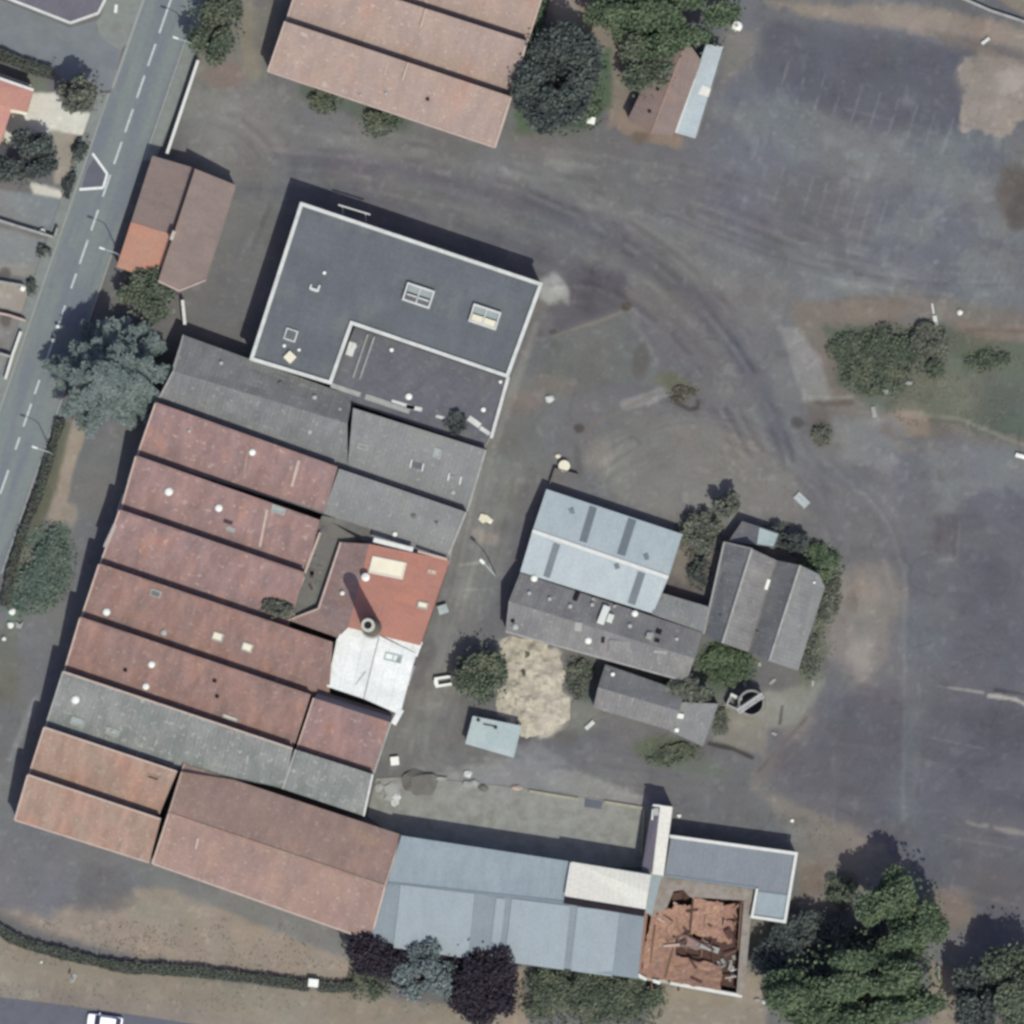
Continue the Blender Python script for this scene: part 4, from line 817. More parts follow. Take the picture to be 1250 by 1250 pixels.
b = MB(); b.lathe(cb, [(1.18, -.2), (1.18, 6.3), (1.12, 6.5), (.74, 16.9), (.74, 17.0), (.5, 17.0)], 28); b.build('shaft', 'chimney_shaft', ch)
b = MB(); b.lathe(cb, [(.75, 16.6), (.86, 16.7), (.86, 17.3), (.8, 17.5), (.48, 17.5), (.46, 17.04)], 28); b.build('crown', 'chimney_cap', ch)
b = MB(); b.lathe(cb, [(.455, 17.3), (.455, 9.0), (.0001, 9.0)], 20); b.build('flue', 'void_dark', ch)
b = MB(); b.lathe(cb, [(1.2, 5.0), (1.4, 5.0), (1.4, 5.5), (1.2, 5.65)], 24); b.build('base_flashing', 'grey_cap', ch)
for k in range(5):
    b = MB(); z = 8 + k * 1.9; rr = 1.12 - (z - 6.5) * .0365; b.lathe(cb + UP * z, [(rr - .01, 0), (rr + .03, .01), (rr + .03, .11), (rr - .01, .12)], 24); b.build('iron_band', 'dark_frame', ch)
wh = thing('white_roofed_hall', 'low hall under a dazzling white roof next to the round chimney', 'hall', gz(450, 820))
w0, w1 = W(463, 776, 5.2), W(444, 853, 5.2)
roof(wh, [W(411, 781, 4.9), W(420, 764, 4.9), w0, w1, W(399, 838, 4.9)], 'white_membrane'); roof(wh, [w0, W(508, 798, 4.9), W(490, 866, 4.9), W(487, 872, 4.9), w1], 'white_membrane')
roof(wh, [W(458, 768, 4.7), W(516, 784, 4.7), W(509, 802, 4.7), W(460, 782, 4.7)], 'white_membrane', .15, 'edge_roof')
strip(wh, w0, w1, .12, .06, 'grey_cap', 'ridge_cap', .02)
skylight(wh, W(480, 803, 5.05), (1, -.25, -.05), (.25, 1, 0), 2.0, 1.0, 'mint_metal', 'pale_glass', h=.12, bars=1)
for t_ in (.33, .68):
    strip(wh, lerp(w0, W(411, 781, 4.9), t_) * 1.0, lerp(w1, W(399, 838, 4.9), t_), .03, .03, 'parapet_cap', 'seam', .01)
    strip(wh, lerp(w0, W(508, 798, 4.9), t_), lerp(w1, W(487, 872, 4.9), t_), .03, .03, 'parapet_cap', 'seam', .01)
b = MB(); b.bar(W(446, 820, 5.22), W(434, 836, 5.12), .1, .08); b.build('roof_cable', 'grey_cap', wh)
b = MB(); b.bar(W(490, 866, 4.9), W(480, 884, 4.9), .7, .12); b.build('eave_strip', 'white_membrane', wh)
walls(wh, [W(411, 781, 4.9), W(420, 764, 4.9), w0, W(508, 798, 4.9), W(490, 866, 4.9), W(487, 872, 4.9), w1, W(399, 838, 4.9)], 'render_cream', .1, .22)
door(wh, gz(503, 825), Vector((.3, .95, 0)), 2.6, 2.8, Vector((.95, -.3, 0)), 'steel')
# ------------------------------------------------------------------ big tiled gable hall and pale tiled sawtooth shed
gh = thing('gabled_hall', 'large tiled gable hall with a long ridge west of the blue metal hall', 'hall', gz(340, 1040))
a0, a1, s0, s1, n0, n1 = W(206, 993, 7.2), W(470, 1082, 7.2), W(186, 1054, 4.8), W(452, 1148, 4.8), W(225, 932, 4.8), W(490, 1019, 4.8)
roof(gh, [n0, n1, a1, a0], 'tile_hall'); roof(gh, [a0, a1, s1, s0], 'tile_hall')
strip(gh, a0, a1, .3, .1, 'tile_orange', 'ridge_cap', .05); strip(gh, n0, a0, .2, .1, 'pink_trim', 'verge_trim', .05); strip(gh, a0, s0, .2, .1, 'pink_trim', 'verge_trim', .05); strip(gh, n1, a1, .25, .12, 'pink_trim', 'verge_trim', .06); strip(gh, a1, s1, .25, .12, 'pink_trim', 'verge_trim', .06); strip(gh, s0, s1, .25, .14, 'pink_trim', 'gutter', .0)
walls(gh, [n0, a0, s0, s1, a1, n1], 'render_cream', .12, .25)
windows(gh, gz(190, 1054), gz(450, 1147), 1.2, 1.6, 2.0, 9, Vector((0, 1, 0)), frame='concrete_dark', off=-.06)
b = MB(); bb = (a0, a1, s1, s0); b.bar(on(bb, 242, 1023) + UP * .06, on(bb, 239, 1036) + UP * .06, .25, .08); b.build('roof_patch', 'pink_trim', gh)
ms = thing('tiled_shed', 'pale tiled sawtooth shed with three bays north of the yard', 'shed', gz(490, 60))
M1 = (W(348, 26, 6.2), W(624, 118, 6.2)); M2 = (W(370, -38, 6.2), W(643, 50, 6.2)); M3 = (W(391, -100, 6.2), W(664, -12, 6.2)); ME = (W(327, 87, 4.4), W(604, 180, 4.4)); M4 = (W(412, -162, 6.2), W(684, -74, 6.2))
ring = []; east = []
for k, (a, c) in enumerate((M3, M2, M1)):
    nx = (M2, M1, None)[k]
    if nx: va, vc = [Vector((p.x, p.y, 4.2)) + NORTH for p in nx]
    else: va, vc = ME
    roof(ms, [a, c, vc, va], 'tile_pale'); strip(ms, a, va, .2, .1, 'pink_trim', 'verge_trim', .05); strip(ms, c, vc, .26, .12, 'pink_trim', 'verge_trim', .05)
    fo = MB(); fo.bar(Vector((a.x, a.y, 5.05)), Vector((c.x, c.y, 5.05)), .1, 2.0); fo.build('north_light', 'timber_dark', ms)
    for t in (.55,) if k == 1 else (.545,):
        p = lerp(a, c, t); q = lerp(va, vc, t); b = MB(); b.bar(p + UP * .1, lerp(p, q, .35) + UP * .1, .22, .3); b.build('fire_wall', 'pink_trim', ms)
    ring += [a, va]; east = [c, vc] + east if False else east + [c, vc]
    if k == 2:
        bay = (a, c, vc, va)
        for px, py, r, mt in ((471, 114, .2, 'grey_vent'), (440, 116, .16, 'grey_vent'), (522, 121, .22, 'void_dark')): dome(ms, on(bay, px, py), r, mt)
        b = MB(); b.bar(on(bay, 473, 76) + UP * .04, on(bay, 470, 92) + UP * .04, .14, .06); b.build('roof_patch', 'pink_trim', ms); b = MB(); b.bar(on(bay, 367, 40) + UP * .03, on(bay, 375, 44) + UP * .03, .5, .05); b.build('roof_patch', 'pink_trim', ms)
strip(ms, ME[0], ME[1], .22, .14, 'pink_trim', 'gutter', .0)
walls(ms, ring + east[::-1], 'render_cream', .06, .25)
windows(ms, gz(335, 88), gz(602, 180), 1.0, 1.6, 2.0, 8, Vector((0, 1, 0)), frame='concrete_dark', off=-.08)
# ------------------------------------------------------------------ houses at the road
lh = thing('gatehouse', 'small roadside house with two offset brown tiled roofs and a bright orange tiled corner', 'house', gz(215, 270))
roof(lh, [W(186, 190, 3.3), W(237, 205, 4.0), W(210, 286, 4.0), W(160, 271, 3.3)], 'tile_house'); roof(lh, [W(160, 271, 3.36), W(210, 286, 4.06), W(193, 343, 4.06), W(142, 326, 3.36)], 'tile_fresh')
roof(lh, [W(238, 206, 5.4), W(288, 226, 3.7), W(251, 342, 3.6), W(219, 355, 4.2), W(193, 343, 5.4)], 'tile_house')
strip(lh, W(193, 343, 5.4), W(219, 355, 4.2), .2, .12, 'pink_trim', 'verge_trim', .05); strip(lh, W(219, 355, 4.2), W(251, 342, 3.65), .2, .12, 'pink_trim', 'verge_trim', .05)
b = MB(); b.bar(W(213, 282, 5.4), W(209, 293, 5.4), .4, .8); b.build('chimney_stack', 'render_cream', lh)
walls(lh, [W(186, 190, 3.3), W(237, 205, 4.3), W(238, 206, 4.9), W(288, 226, 3.6), W(251, 342, 3.6), W(219, 355, 3.6), W(193, 343, 4.3), W(142, 326, 3.3)], 'render_cream', .16, .25)
sh = thing('neighbour_house', 'house with a salmon tiled roof and white gutter west of the road', 'house', gz(-10, 130))
roof(sh, [W(-80, 68, 4.0), W(41, 110, 4.0), W(33, 138, 4.6), W(-90, 100, 5.2)], 'tile_salmon'); roof(sh, [W(-90, 100, 5.2), W(33, 138, 4.6), W(13, 138, 4.5), W(-2, 182, 4.0), W(-110, 150, 4.0)], 'tile_salmon')
strip(sh, W(-80, 68, 4.0), W(41, 110, 4.0), .32, .16, 'white_paint', 'gutter', .02); strip(sh, W(13, 135, 4.5), W(33, 139, 4.5), .35, .2, 'cream_glass', 'gutter', .04)
walls(sh, [W(-80, 68, 4), W(41, 110, 4), W(33, 138, 4.5), W(13, 138, 4.5), W(-2, 182, 4), W(-110, 150, 4)], 'render_cream', .2, .25)
st = thing('slate_house', 'building with a dark slate roof and white edge gutter at the street corner', 'house', gz(60, -20))
P = [W(-60, -32, 4), W(12, -1, 4), W(86, 28, 4), W(120, 16, 4), W(128, 0, 4), W(140, -60, 4), W(-60, -110, 4)]; apx = W(60, -52, 5.4)
for i in range(len(P)): roof(st, [P[i], P[(i + 1) % len(P)], apx], 'slate', .1)
for i in range(5): strip(st, P[i], P[i + 1], .34, .18, 'parapet_cap', 'gutter', .03 + .004 * i)
walls(st, P, 'render_cream', .2, .25)
# ------------------------------------------------------------------ blue halls and neighbours in the south
bl = thing('metal_hall', 'long blue grey corrugated metal hall with pale roof panels north of the hedge', 'hall', gz(620, 1105))
B_nw, B_ne, B_rw, B_re, B_se, B_sw = W(490, 1020, 5.6), W(790, 1066, 5.6), W(473, 1078, 6.4), W(787, 1112, 6.4), W(779, 1195, 5.2), W(451, 1148, 5.2)
roof(bl, [B_nw, B_ne, B_re, B_rw], 'blue_metal'); bS = (B_rw, B_re, B_se, B_sw); roof(bl, [B_rw, B_re, B_se, B_sw], 'blue_dark')
strip(bl, lerp(B_rw, B_re, .0), B_re, .35, .08, 'blue_dark', 'ridge_cap', .02)
def onp(bay, q, lift): return [on(bay, x, y) + UP * lift for x, y in q]
for q in (((489, 1080), (579, 1091), (571, 1170), (480, 1157)), ((606, 1096), (617, 1097), (608, 1176), (597, 1174)), ((625, 1097), (696, 1106), (688, 1184), (616, 1174)), ((705, 1107), (756, 1113), (747, 1192), (697, 1185))):
    b = MB(); b.slab(onp(bS, q, .16), .2); b.build('roof_panel', 'blue_panel', bl)
walls(bl, [B_nw, B_rw, B_sw, B_se, B_re, B_ne], 'blue_metal', .12, .22)
for p in ((560, 1034), (640, 1046)):
    b = MB(); b.box(gz(p[0], p[1] + 1, 1.9), 3.6, .12, 3.8, -.16); b.build('door', 'steel', bl)
wr = thing('white_lean_to', 'raised white roofed box on the north side of the blue metal hall', 'lean-to', gz(742, 1078))
q = [W(698, 1052, 6.3), W(795, 1068, 6.3), W(791, 1090, 6.9), W(788, 1110, 6.95), W(690, 1094, 6.95)]
roof(wr, q, 'cream_sheet', .2); strip(wr, W(697, 1053, 6.3), W(690, 1093, 6.95), .2, .1, 'white_paint', 'verge_trim', .05)
b = MB(); b.slab([W(690, 1094, 6.7), W(788, 1110, 6.7), W(786, 1119, 6.62), W(688, 1103, 6.62)], .3); b.build('box_gutter', 'void_dark', wr)
walls(wr, [W(698, 1052, 6.1), W(795, 1068, 6.1), W(786, 1113, 6.4), W(690, 1097, 6.4)], 'render_grey', .08, .2)
tw = thing('stair_tower', 'narrow tower with a white and violet roof between the concrete yard and the zinc roof', 'tower', gz(800, 1025))
roof(tw, [W(796, 983, 4.4), W(806, 984, 5.1), W(797, 1066, 5.1), W(783, 1063, 4.4)], 'violet_sheet', .14); roof(tw, [W(806, 983, 5.1), W(821, 985, 4.9), W(810, 1069, 4.9), W(796, 1067, 5.1)], 'cream_sheet', .16)
strip(tw, W(797, 983, 5.0), W(807, 984, 5.05), .25, .3, 'white_paint', 'parapet', .0); strip(tw, W(796, 1001, 4.65), W(797, 988, 4.65), .22, .3, 'white_paint', 'parapet', .0)
b = MB(); b.box(W(801, 991, 4.9), .6, .9, .3, .1); b.build('roof_hatch', 'grey_vent', tw)
walls(tw, [W(796, 983, 4.3), W(821, 985, 4.7), W(810, 1069, 4.7), W(783, 1063, 4.3)], 'render_cream', .08, .22)
zr = thing('zinc_roofed_block', 'low block with an L shaped zinc roof and white parapets east of the narrow tower', 'building', gz(890, 1060))
kq = [(819, 1021), (972, 1042), (958, 1125), (918, 1119), (924, 1086), (811, 1069)]
b = MB(); b.slab([W(x, y, 4.1) for x, y in kq], .2); b.build('roof', 'zinc', zr)
b = MB(); b.slab([W(x, y, 4.13) for x, y in ((926, 1088), (965, 1093), (957, 1123), (920, 1117))], .025); b.build('roof_panel', 'mint_metal' if False else 'blue_metal', zr)
parapet(zr, kq[:4] , 4.4, .38, .4, 'white_paint', closed=False); parapet(zr, [(924, 1086), (918, 1119)], 4.41, .3, .4, 'white_paint', closed=False)
strip(zr, W(926, 1088, 4.1), W(965, 1093, 4.1), .18, .12, 'blue_dark', 'seam', .02); strip(zr, W(811, 1069, 4.1), W(922, 1084, 4.1), .3, .12, 'blue_dark', 'gutter', .03)
b = MB(); b.slab([W(x, y, 3.7) for x, y in ((786, 1064), (812, 1068), (806, 1074), (796, 1116), (786, 1114))], .2); b.build('valley_roof', 'blue_metal', zr)
walls(zr, [W(x, y, 4.0) for x, y in kq], 'render_cream', .05, .2)
windows(zr, gz(822, 1019), gz(970, 1039), 1.0, 1.4, 1.6, 6, Vector((0, -1, 0)), frame='concrete_dark', off=.0)
# ------------------------------------------------------------------ ruin
ru = thing('ruined_building', 'roofless ruin filled with collapsed orange tiles and dark holes beside the zinc roof', 'ruin', gz(850, 1145))
RQ = [(809, 1072), (920, 1087), (905, 1215), (781, 1193), (790, 1112)]
for i in range(len(RQ)):
    p, q = RQ[i], RQ[(i + 1) % len(RQ)]; hz = (3.45, 3.35, 2.6, 3.3, 3.4)[i]
    b = MB(); b.bar(gz(*p, hz / 2 - .1), gz(*q, hz / 2 - .1), .42, hz + .2); b.build('wall', ('concrete', 'concrete', 'render_cream', 'brick_wall', 'concrete')[i], ru)
b = MB(); b.slab([W(x, y, 3.5) for x, y in ((806, 1071), (920, 1086), (918, 1100), (842, 1095), (834, 1086), (822, 1088), (814, 1108), (795, 1119), (789, 1113))], .3); b.build('roof_slab', 'ruin_ledge', ru)
b = MB(); b.slab([W(x, y, 3.4) for x, y in ((908, 1100), (919, 1100), (908, 1214), (899, 1212), (903, 1160))], .3); b.build('roof_slab', 'ruin_ledge', ru)
b = MB(); b.slab([gz(x, y, 1.5) for x, y in ((795, 1115), (812, 1080), (912, 1092), (900, 1208), (786, 1190))], .4); b.build('floor', 'timber_dark', ru)
def tiles(pts, mt='tile_rust', sag=.25, seed=0):
    """sagging sheet of roof tiles over four corners (px,py,z)"""
    r = random.Random(seed); P4 = [W(*p) for p in pts]; N = 9; b = MB(); G = []
    for j in range(N + 1):
        for i in range(N + 1):
            u, v = i / N, j / N; p = lerp(lerp(P4[0], P4[1], u), lerp(P4[3], P4[2], u), v)
            e = (0.14 if i in (0, N) or j in (0, N) else 0.05)
            G.append(p + Vector((r.uniform(-e, e), r.uniform(-e, e), -sag * 4 * u * (1 - u) * 2 * v * (1 - v) * 2 + r.uniform(-.05, .05))))
    for j in range(N):
        for i in range(N):
            if r.random() < .012: continue
            q = [G[j * (N + 1) + i], G[j * (N + 1) + i + 1], G[(j + 1) * (N + 1) + i + 1], G[(j + 1) * (N + 1) + i]]
            b.slab(q, .08)
    return b.build('collapsed_roof', mt, ru)
tiles([(846, 1096, 3.2), (884, 1102, 3.2), (880, 1146, 2.2), (842, 1140, 2.5)], 'tile_ruin', .15, 1)
tiles([(822, 1104, 3.1), (846, 1106, 2.9), (844, 1144, 2.5), (814, 1140, 2.8)], 'tile_ruin', .15, 2)
tiles([(795, 1114, 3.3), (824, 1108, 3.0), (820, 1146, 2.6), (789, 1152, 3.0)], 'tile_ruin', .15, 3)
tiles([(788, 1148, 3.1), (826, 1142, 2.6), (822, 1198, 3.1), (782, 1192, 3.3)], 'tile_ruin', .25, 4)
tiles([(820, 1166, 2.2), (880, 1178, 2.2), (880, 1209, 3.1), (818, 1199, 3.2)], 'tile_ruin', .12, 5)
tiles([(830, 1140, 2.8), (866, 1150, 2.0), (858, 1160, 1.8), (824, 1156, 2.6)], 'tile_old_shaded', .15, 6)
tiles([(884, 1122, 2.6), (898, 1125, 2.8), (893, 1152, 1.9), (874, 1150, 1.8)], 'tile_ruin', .15, 7)
for p, q in (((846, 1098, 3.3), (842, 1142, 2.6)), ((842, 1140, 2.9), (808, 1150, 2.5)), ((862, 1098, 2.9), (856, 1168, 1.8)), ((836, 1140, 3.1), (872, 1160, 2.3)), ((800, 1130, 3.2), (794, 1176, 2.9)), ((905, 1104, 3.4), (901, 1160, 2.6)), ((822, 1158, 2.8), (812, 1194, 3.1)), ((868, 1150, 2.2), (872, 1186, 1.8)), ((884, 1136, 2.2), (900, 1150, 2.9))):
    b = MB(); b.bar(W(*p), W(*q), .2, .22); b.build('beam', random.choice(['timber', 'timber_dark', 'timber']), ru)
b = MB(); b.box(W(890, 1113, 2.3), 1.7, 1.8, .25, .2, tilt=(.2, .1)); b.build('broken_slab', 'brick_wall', ru); b = MB(); b.box(W(866, 1157, 2.1), 2.4, .7, .2, -.35, tilt=(.1, .1)); b.build('broken_slab', 'grey_cap', ru)
for k in range(16):
    b = MB(); x, y = random.uniform(872, 896), random.uniform(1168, 1202); b.box(W(x, y, random.uniform(1.3, 2.0)), random.uniform(.3, 1.0), random.uniform(.2, .5), .2, random.uniform(0, 3), tilt=(random.uniform(-.4, .4), random.uniform(-.4, .4))); b.build('rubble', random.choice(['grey_cap', 'concrete', 'parapet_cap']), ru)
for k in range(26):
    x, y = random.uniform(794, 898), random.uniform(1100, 1200); a_ = random.choice([.3, 1.4, -.5, 1.1]) + random.uniform(-.4, .4); L_ = random.uniform(6, 20); z_ = random.uniform(2.5, 3.2)
    b = MB(); b.bar(W(x, y, z_), W(x + L_ * math.cos(a_), y + L_ * math.sin(a_), z_ + random.uniform(-.5, .4)), random.uniform(.1, .28), .16); b.build('fallen_lath', random.choice(['timber', 'timber_dark', 'brick_wall', 'pink_trim', 'timber_dark']), ru)
for x, y, sx_, sy_ in ((826, 1094, 1.2, .9), (834, 1150, 1.0, .5), (808, 1140, .5, 1.2), (890, 1140, .9, 1.2), (800, 1180, .5, 1.4), (858, 1106, .8, .4)):
    b = MB(); b.box(W(x, y, 2.85), sx_, sy_, .12, random.uniform(-.6, .6), tilt=(random.uniform(-.25, .25), random.uniform(-.25, .25))); b.build('loose_panel', random.choice(['timber_dark', 'tile_old_shaded', 'tile_ruin']), ru)
strip(ru, W(818, 1200, 2.9), W(906, 1216, 2.7), .42, .25, 'white_paint', 'coping', .0)
for x0, y0, x1, y1 in ((779, 1190, 789, 1196), (797, 1197, 806, 1200)): strip(ru, W(x0, y0, 3.6), W(x1, y1, 3.5), .4, .3, 'white_paint', 'coping', .0)
# ------------------------------------------------------------------ ice blue hall with grey gable, centre
ih = thing('workshop', 'workshop with an ice blue metal roof crossed by grey strips and a white ridge', 'workshop', gz(735, 680))
i_nw, i_ne, i_rw, i_re, i_sw, i_se = W(667, 597, 2.7), W(833, 652, 2.7), W(650, 648, 4.0), W(816, 705, 4.0), W(635, 698, 3.2), W(797, 749, 3.2)
bIN, bIS = (i_nw, i_ne, i_re, i_rw), (i_rw, i_re, i_se, i_sw)
roof(ih, list(bIN), 'ice_metal'); roof(ih, list(bIS), 'ice_metal'); strip(ih, i_rw, i_re, .45, .1, 'white_paint', 'ridge_cap', .06)
for bay, q in ((bIN, ((720, 617), (729, 620), (716, 663), (707, 660))), (bIN, ((767, 632), (777, 635), (763, 679), (753, 676))), (bIS, ((676, 662), (684, 665), (671, 706), (663, 703))), (bIS, ((779, 697), (788, 700), (775, 739), (766, 736)))):
    b = MB(); b.slab(onp(bay, q, .03), .05); b.build('rooflight', 'rooflight_grey', ih)
for bay, px, py in ((bIN, 698, 624), (bIN, 789, 680), (bIS, 753, 691)):
    b = MB(); b.box(on(bay, px, py) + UP * .03, .6, .7, .08, .3); b.build('roof_patch', 'rooflight_grey', ih)
walls(ih, [i_nw, i_rw, i_sw, i_se, i_re, i_ne], 'render_cream', .12, .22)
gg = thing('grey_gable_building', 'long grey gabled building with roof vents along the south edge of the ice blue workshop', 'building', gz(735, 760))
q_nw, q_ne, q_rw, q_re, q_sw, q_se = W(635, 699, 3.1), W(857, 772, 3.1), W(621, 734, 4.9), W(848, 804, 4.9), W(617, 771, 3.3), W(838, 832, 3.3)
bGN, bGS = (q_nw, q_ne, q_re, q_rw), (q_rw, q_re, q_se, q_sw)
roof(gg, [q_nw, q_ne, q_re, q_rw], 'fibre_warm'); roof(gg, [q_rw, q_re, q_se, q_sw], 'fibre_warm'); strip(gg, q_sw, q_se, .2, .12, 'grey_cap', 'gutter', .0)
for px, py, r, mt in ((652, 706, .42, 'white_plastic'), (775, 749, .4, 'white_plastic'), (646, 724, .26, 'grey_vent'), (671, 731, .26, 'grey_vent'), (696, 740, .28, 'grey_vent'), (723, 738, .26, 'grey_vent'), (724, 731, .18, 'grey_vent'), (769, 764, .28, 'grey_vent'), (750, 740, .18, 'grey_vent'), (826, 780, .24, 'grey_vent'), (795, 774, .3, 'grey_vent')): dome(gg, on(bGN, px, py), r, mt)
for px, py, r, mt in ((718, 782, .42, 'white_plastic'), (626, 758, .25, 'void_dark'), (629, 765, .4, 'grey_vent')): dome(gg, on(bGS, px, py), r, mt)
u2 = (q_ne - q_nw).normalized(); v2 = (q_rw - q_nw).normalized()
for px, py, lx, ly, mt, h in ((737, 751, .85, 2.3, 'white_plastic', .7), (745, 755, .7, .9, 'white_plastic', .6), (704, 727, .55, 1.4, 'void_dark', .25), (804, 771, .7, .6, 'void_dark', .2), (802, 782, .6, .5, 'void_dark', .2), (793, 777, .8, .7, 'grey_vent', .5)):
    b = MB(); c0 = on(bGN, px, py); b.bar(c0 - v2 * ly / 2 + UP * h / 2, c0 + v2 * ly / 2 + UP * h / 2, lx, h); b.build('roof_unit', mt, gg)
for px, py, lx, ly, mt in ((736, 781, .4, .8, 'void_dark'), (706, 765, .9, 1.2, 'grey_cap'), (760, 790, 3.5, 1.6, 'fibre_warm'), (806, 796, 1.6, .3, 'grey_cap')):
    du, dv = frame_of(bGS); b = MB(); c0 = on(bGS, px, py); b.bar(c0 - dv * ly / 2 + UP * .04, c0 + dv * ly / 2 + UP * .04, lx, .06); b.build('roof_patch', mt, gg)
walls(gg, [q_nw, q_rw, q_sw, q_se, q_re, q_ne], 'render_grey', .1, .22)
windows(gg, gz(620, 773), gz(736, 806), .9, 1.2, 1.2, 6, Vector((0, 1, 0)), frame='concrete_dark', off=-.08)
ln = thing('covered_passage', 'pale striped lean-to roof linking the workshop and the twin gabled shed', 'lean-to', gz(830, 750))
roof(ln, [W(802, 722, 2.9), W(866, 741, 2.9), W(859, 772, 3.4), W(796, 750, 3.4)], 'mint_metal' if False else 'fibre_pale'); walls(ln, [W(802, 722, 2.9), W(866, 741, 2.9), W(859, 771, 3.3), W(797, 750, 3.3)], 'render_grey', .08, .2)
for x, y in ((809, 728), (827, 733), (834, 736)): strip(ln, W(x, y, 2.95), W(x - 3, y + 11, 3.1), .16, .06, 'concrete_dark', 'roof_strip', .01)
tg = thing('twin_gabled_shed', 'shed with two parallel grey gables and pale ridge lines amid green shrubs', 'shed', gz(932, 740))
ta = [W(884, 662, 2.8), W(918, 670, 5.4), W(948, 684, 2.8), W(977, 690, 5.4), W(1000, 701, 2.8)]; tb = [W(859, 774, 2.8), W(882, 785, 5.4), W(914, 796, 2.8), W(939, 807, 5.4), W(974, 819, 2.8)]
tc = [W(1006, 716, 2.8)]
for i in range(4): roof(tg, [ta[i], ta[i + 1], tb[i + 1], tb[i]], ('fibre_cement', 'fibre_warm', 'fibre_cement', 'fibre_pale')[i])  # darker sheet on the west slopes paints their shaded side deeper
b = MB(); b.slab([ta[4] + UP * .003, W(1007, 717, 2.75), W(980, 800, 2.75), tb[4] + UP * .003], .1); b.build('eave_strip', 'fibre_pale', tg)
for i in (1, 3): strip(tg, ta[i], tb[i], .28, .1, 'grey_cap', 'ridge_cap', .05)
strip(tg, ta[2], tb[2], .3, .06, 'concrete_dark', 'gutter', .06); strip(tg, ta[0], tb[0], .22, .1, 'grey_cap', 'gutter', .03); strip(tg, ta[0], ta[1], .2, .1, 'grey_cap', 'verge_trim', .06)
b = MB(); c0 = W(937, 713, 3.1); b.bar(c0 + vo * .6, c0 - vo * .7, .4, .15); b.build('roof_patch', 'white_plastic', tg)
b = MB(); c0 = on((ta[0], ta[1], tb[1], tb[0]), 882, 752); b.box(c0, .6, .7, .25, .3); b.build('roof_hatch', 'void_dark', tg)
for px, py in ((994, 711), (970, 780), (925, 772), (906, 762)): dome(tg, W(px, py, 3.2), .16, 'white_plastic' if px == 994 else 'concrete_dark')
walls(tg, ta + tb[::-1], 'render_grey', .08, .2)
ls = thing('store_shed', 'small grey lean-to store at the north end of the twin gabled shed', 'store', gz(925, 652))
roof(ls, [W(906, 636, 2.4), W(951, 651, 2.4), W(945, 668, 2.7), W(889, 661, 2.7)], 'felt_old'); roof(ls, [W(927, 644, 2.52), W(950, 652, 2.46), W(944, 667, 2.78), W(924, 664, 2.78)], 'mint_metal', .06); walls(ls, [W(906, 636, 2.4), W(951, 651, 2.4), W(945, 667, 2.6), W(889, 661, 2.6)], 'render_grey', .08, .2)
sg = thing('small_gabled_shed', 'small grey gabled shed half under a green tree beside the round tank', 'shed', gz(785, 850))
k_nw, k_ne, k_rw, k_re, k_sw, k_se = W(739, 811, 2.9), W(836, 845, 2.9), W(730, 839, 4.5), W(829, 868, 4.5), W(724, 864, 2.9), W(820, 892, 2.9)
roof(sg, [k_nw, k_ne, k_re, k_rw], 'fibre_cement'); roof(sg, [k_rw, k_re, k_se, k_sw], 'fibre_warm'); roof(sg, [W(830, 857, 3.3), W(877, 859, 2.9), W(858, 911, 2.7), W(818, 893, 2.9)], 'fibre_pale', .16)  # north slope takes the darker sheet, shade put into its colour
dome(sg, on((k_nw, k_ne, k_re, k_rw), 748, 823), .26, 'white_plastic'); dome(sg, W(826, 891, 2.9), .3, 'white_plastic'); b = MB(); b.box(W(830, 874, 3.25), .9, .6, .4, -.2); b.build('roof_unit', 'white_plastic', sg)
walls(sg, [k_nw, k_rw, k_sw, k_se, W(858, 911, 2.6), W(877, 859, 2.8), W(833, 850, 2.9)], 'render_grey', .08, .22)
mc = thing('carport', 'pale mint metal carport roof beside the sandy rubble heap', 'carport', gz(603, 897))
roof(mc, [W(577, 874, 2.5), W(637, 886, 2.5), W(627, 925, 2.3), W(568, 908, 2.3)], 'mint_metal', .1)
for x, y in ((579, 877), (633, 887), (625, 921), (571, 906), (606, 881), (598, 914)):
    b = MB(); b.box(gz(x, y, 1.15), .14, .14, 2.35, .2); b.build('post', 'steel', mc)
b = MB(); b.bar(W(590, 884, 2.62), W(605, 887, 2.62), .12, .12); b.build('roof_pipe', 'dark_frame', mc)
for x, y in ((584, 879), (605, 888)): dome(mc, W(x, y, 2.5), .2, 'dark_frame')
# ------------------------------------------------------------------ sheds by the car park
cs = thing('tiled_outbuilding', 'narrow red tiled outbuilding partly under green ivy at the car park', 'outbuilding', gz(806, 120))
c_r0, c_r1 = W(834, 60, 4.0), W(795, 163, 4.0)
roof(cs, [W(800, 75, 3.2), c_r0, c_r1, W(766, 146, 3.0)], 'tile_house'); roof(cs, [c_r0, W(842, 54, 3.6), W(856, 74, 3.2), W(822, 166, 3.0), c_r1], 'tile_house')
strip(cs, c_r0, c_r1, .2, .1, 'tile_orange', 'ridge_cap', .04)
for px, py in ((803, 109), (793, 136)): dome(cs, on((W(800, 75, 3.2), c_r0, c_r1, W(766, 146, 3.0)), px, py), .2, 'void_dark')
walls(cs, [W(800, 75, 3), W(842, 54, 3.4), W(856, 74, 3.1), W(822, 166, 2.9), W(795, 163, 3.7), W(766, 146, 2.9)], 'brick_wall', .1, .22)
cm_ = thing('metal_lean_to', 'narrow pale metal roof along the east side of the red tiled outbuilding', 'lean-to', gz(855, 110))
roof(cm_, [W(862, 54, 2.7), W(883, 57, 2.6), W(849, 169, 2.5), W(824, 162, 2.7)], 'ice_metal', .1)
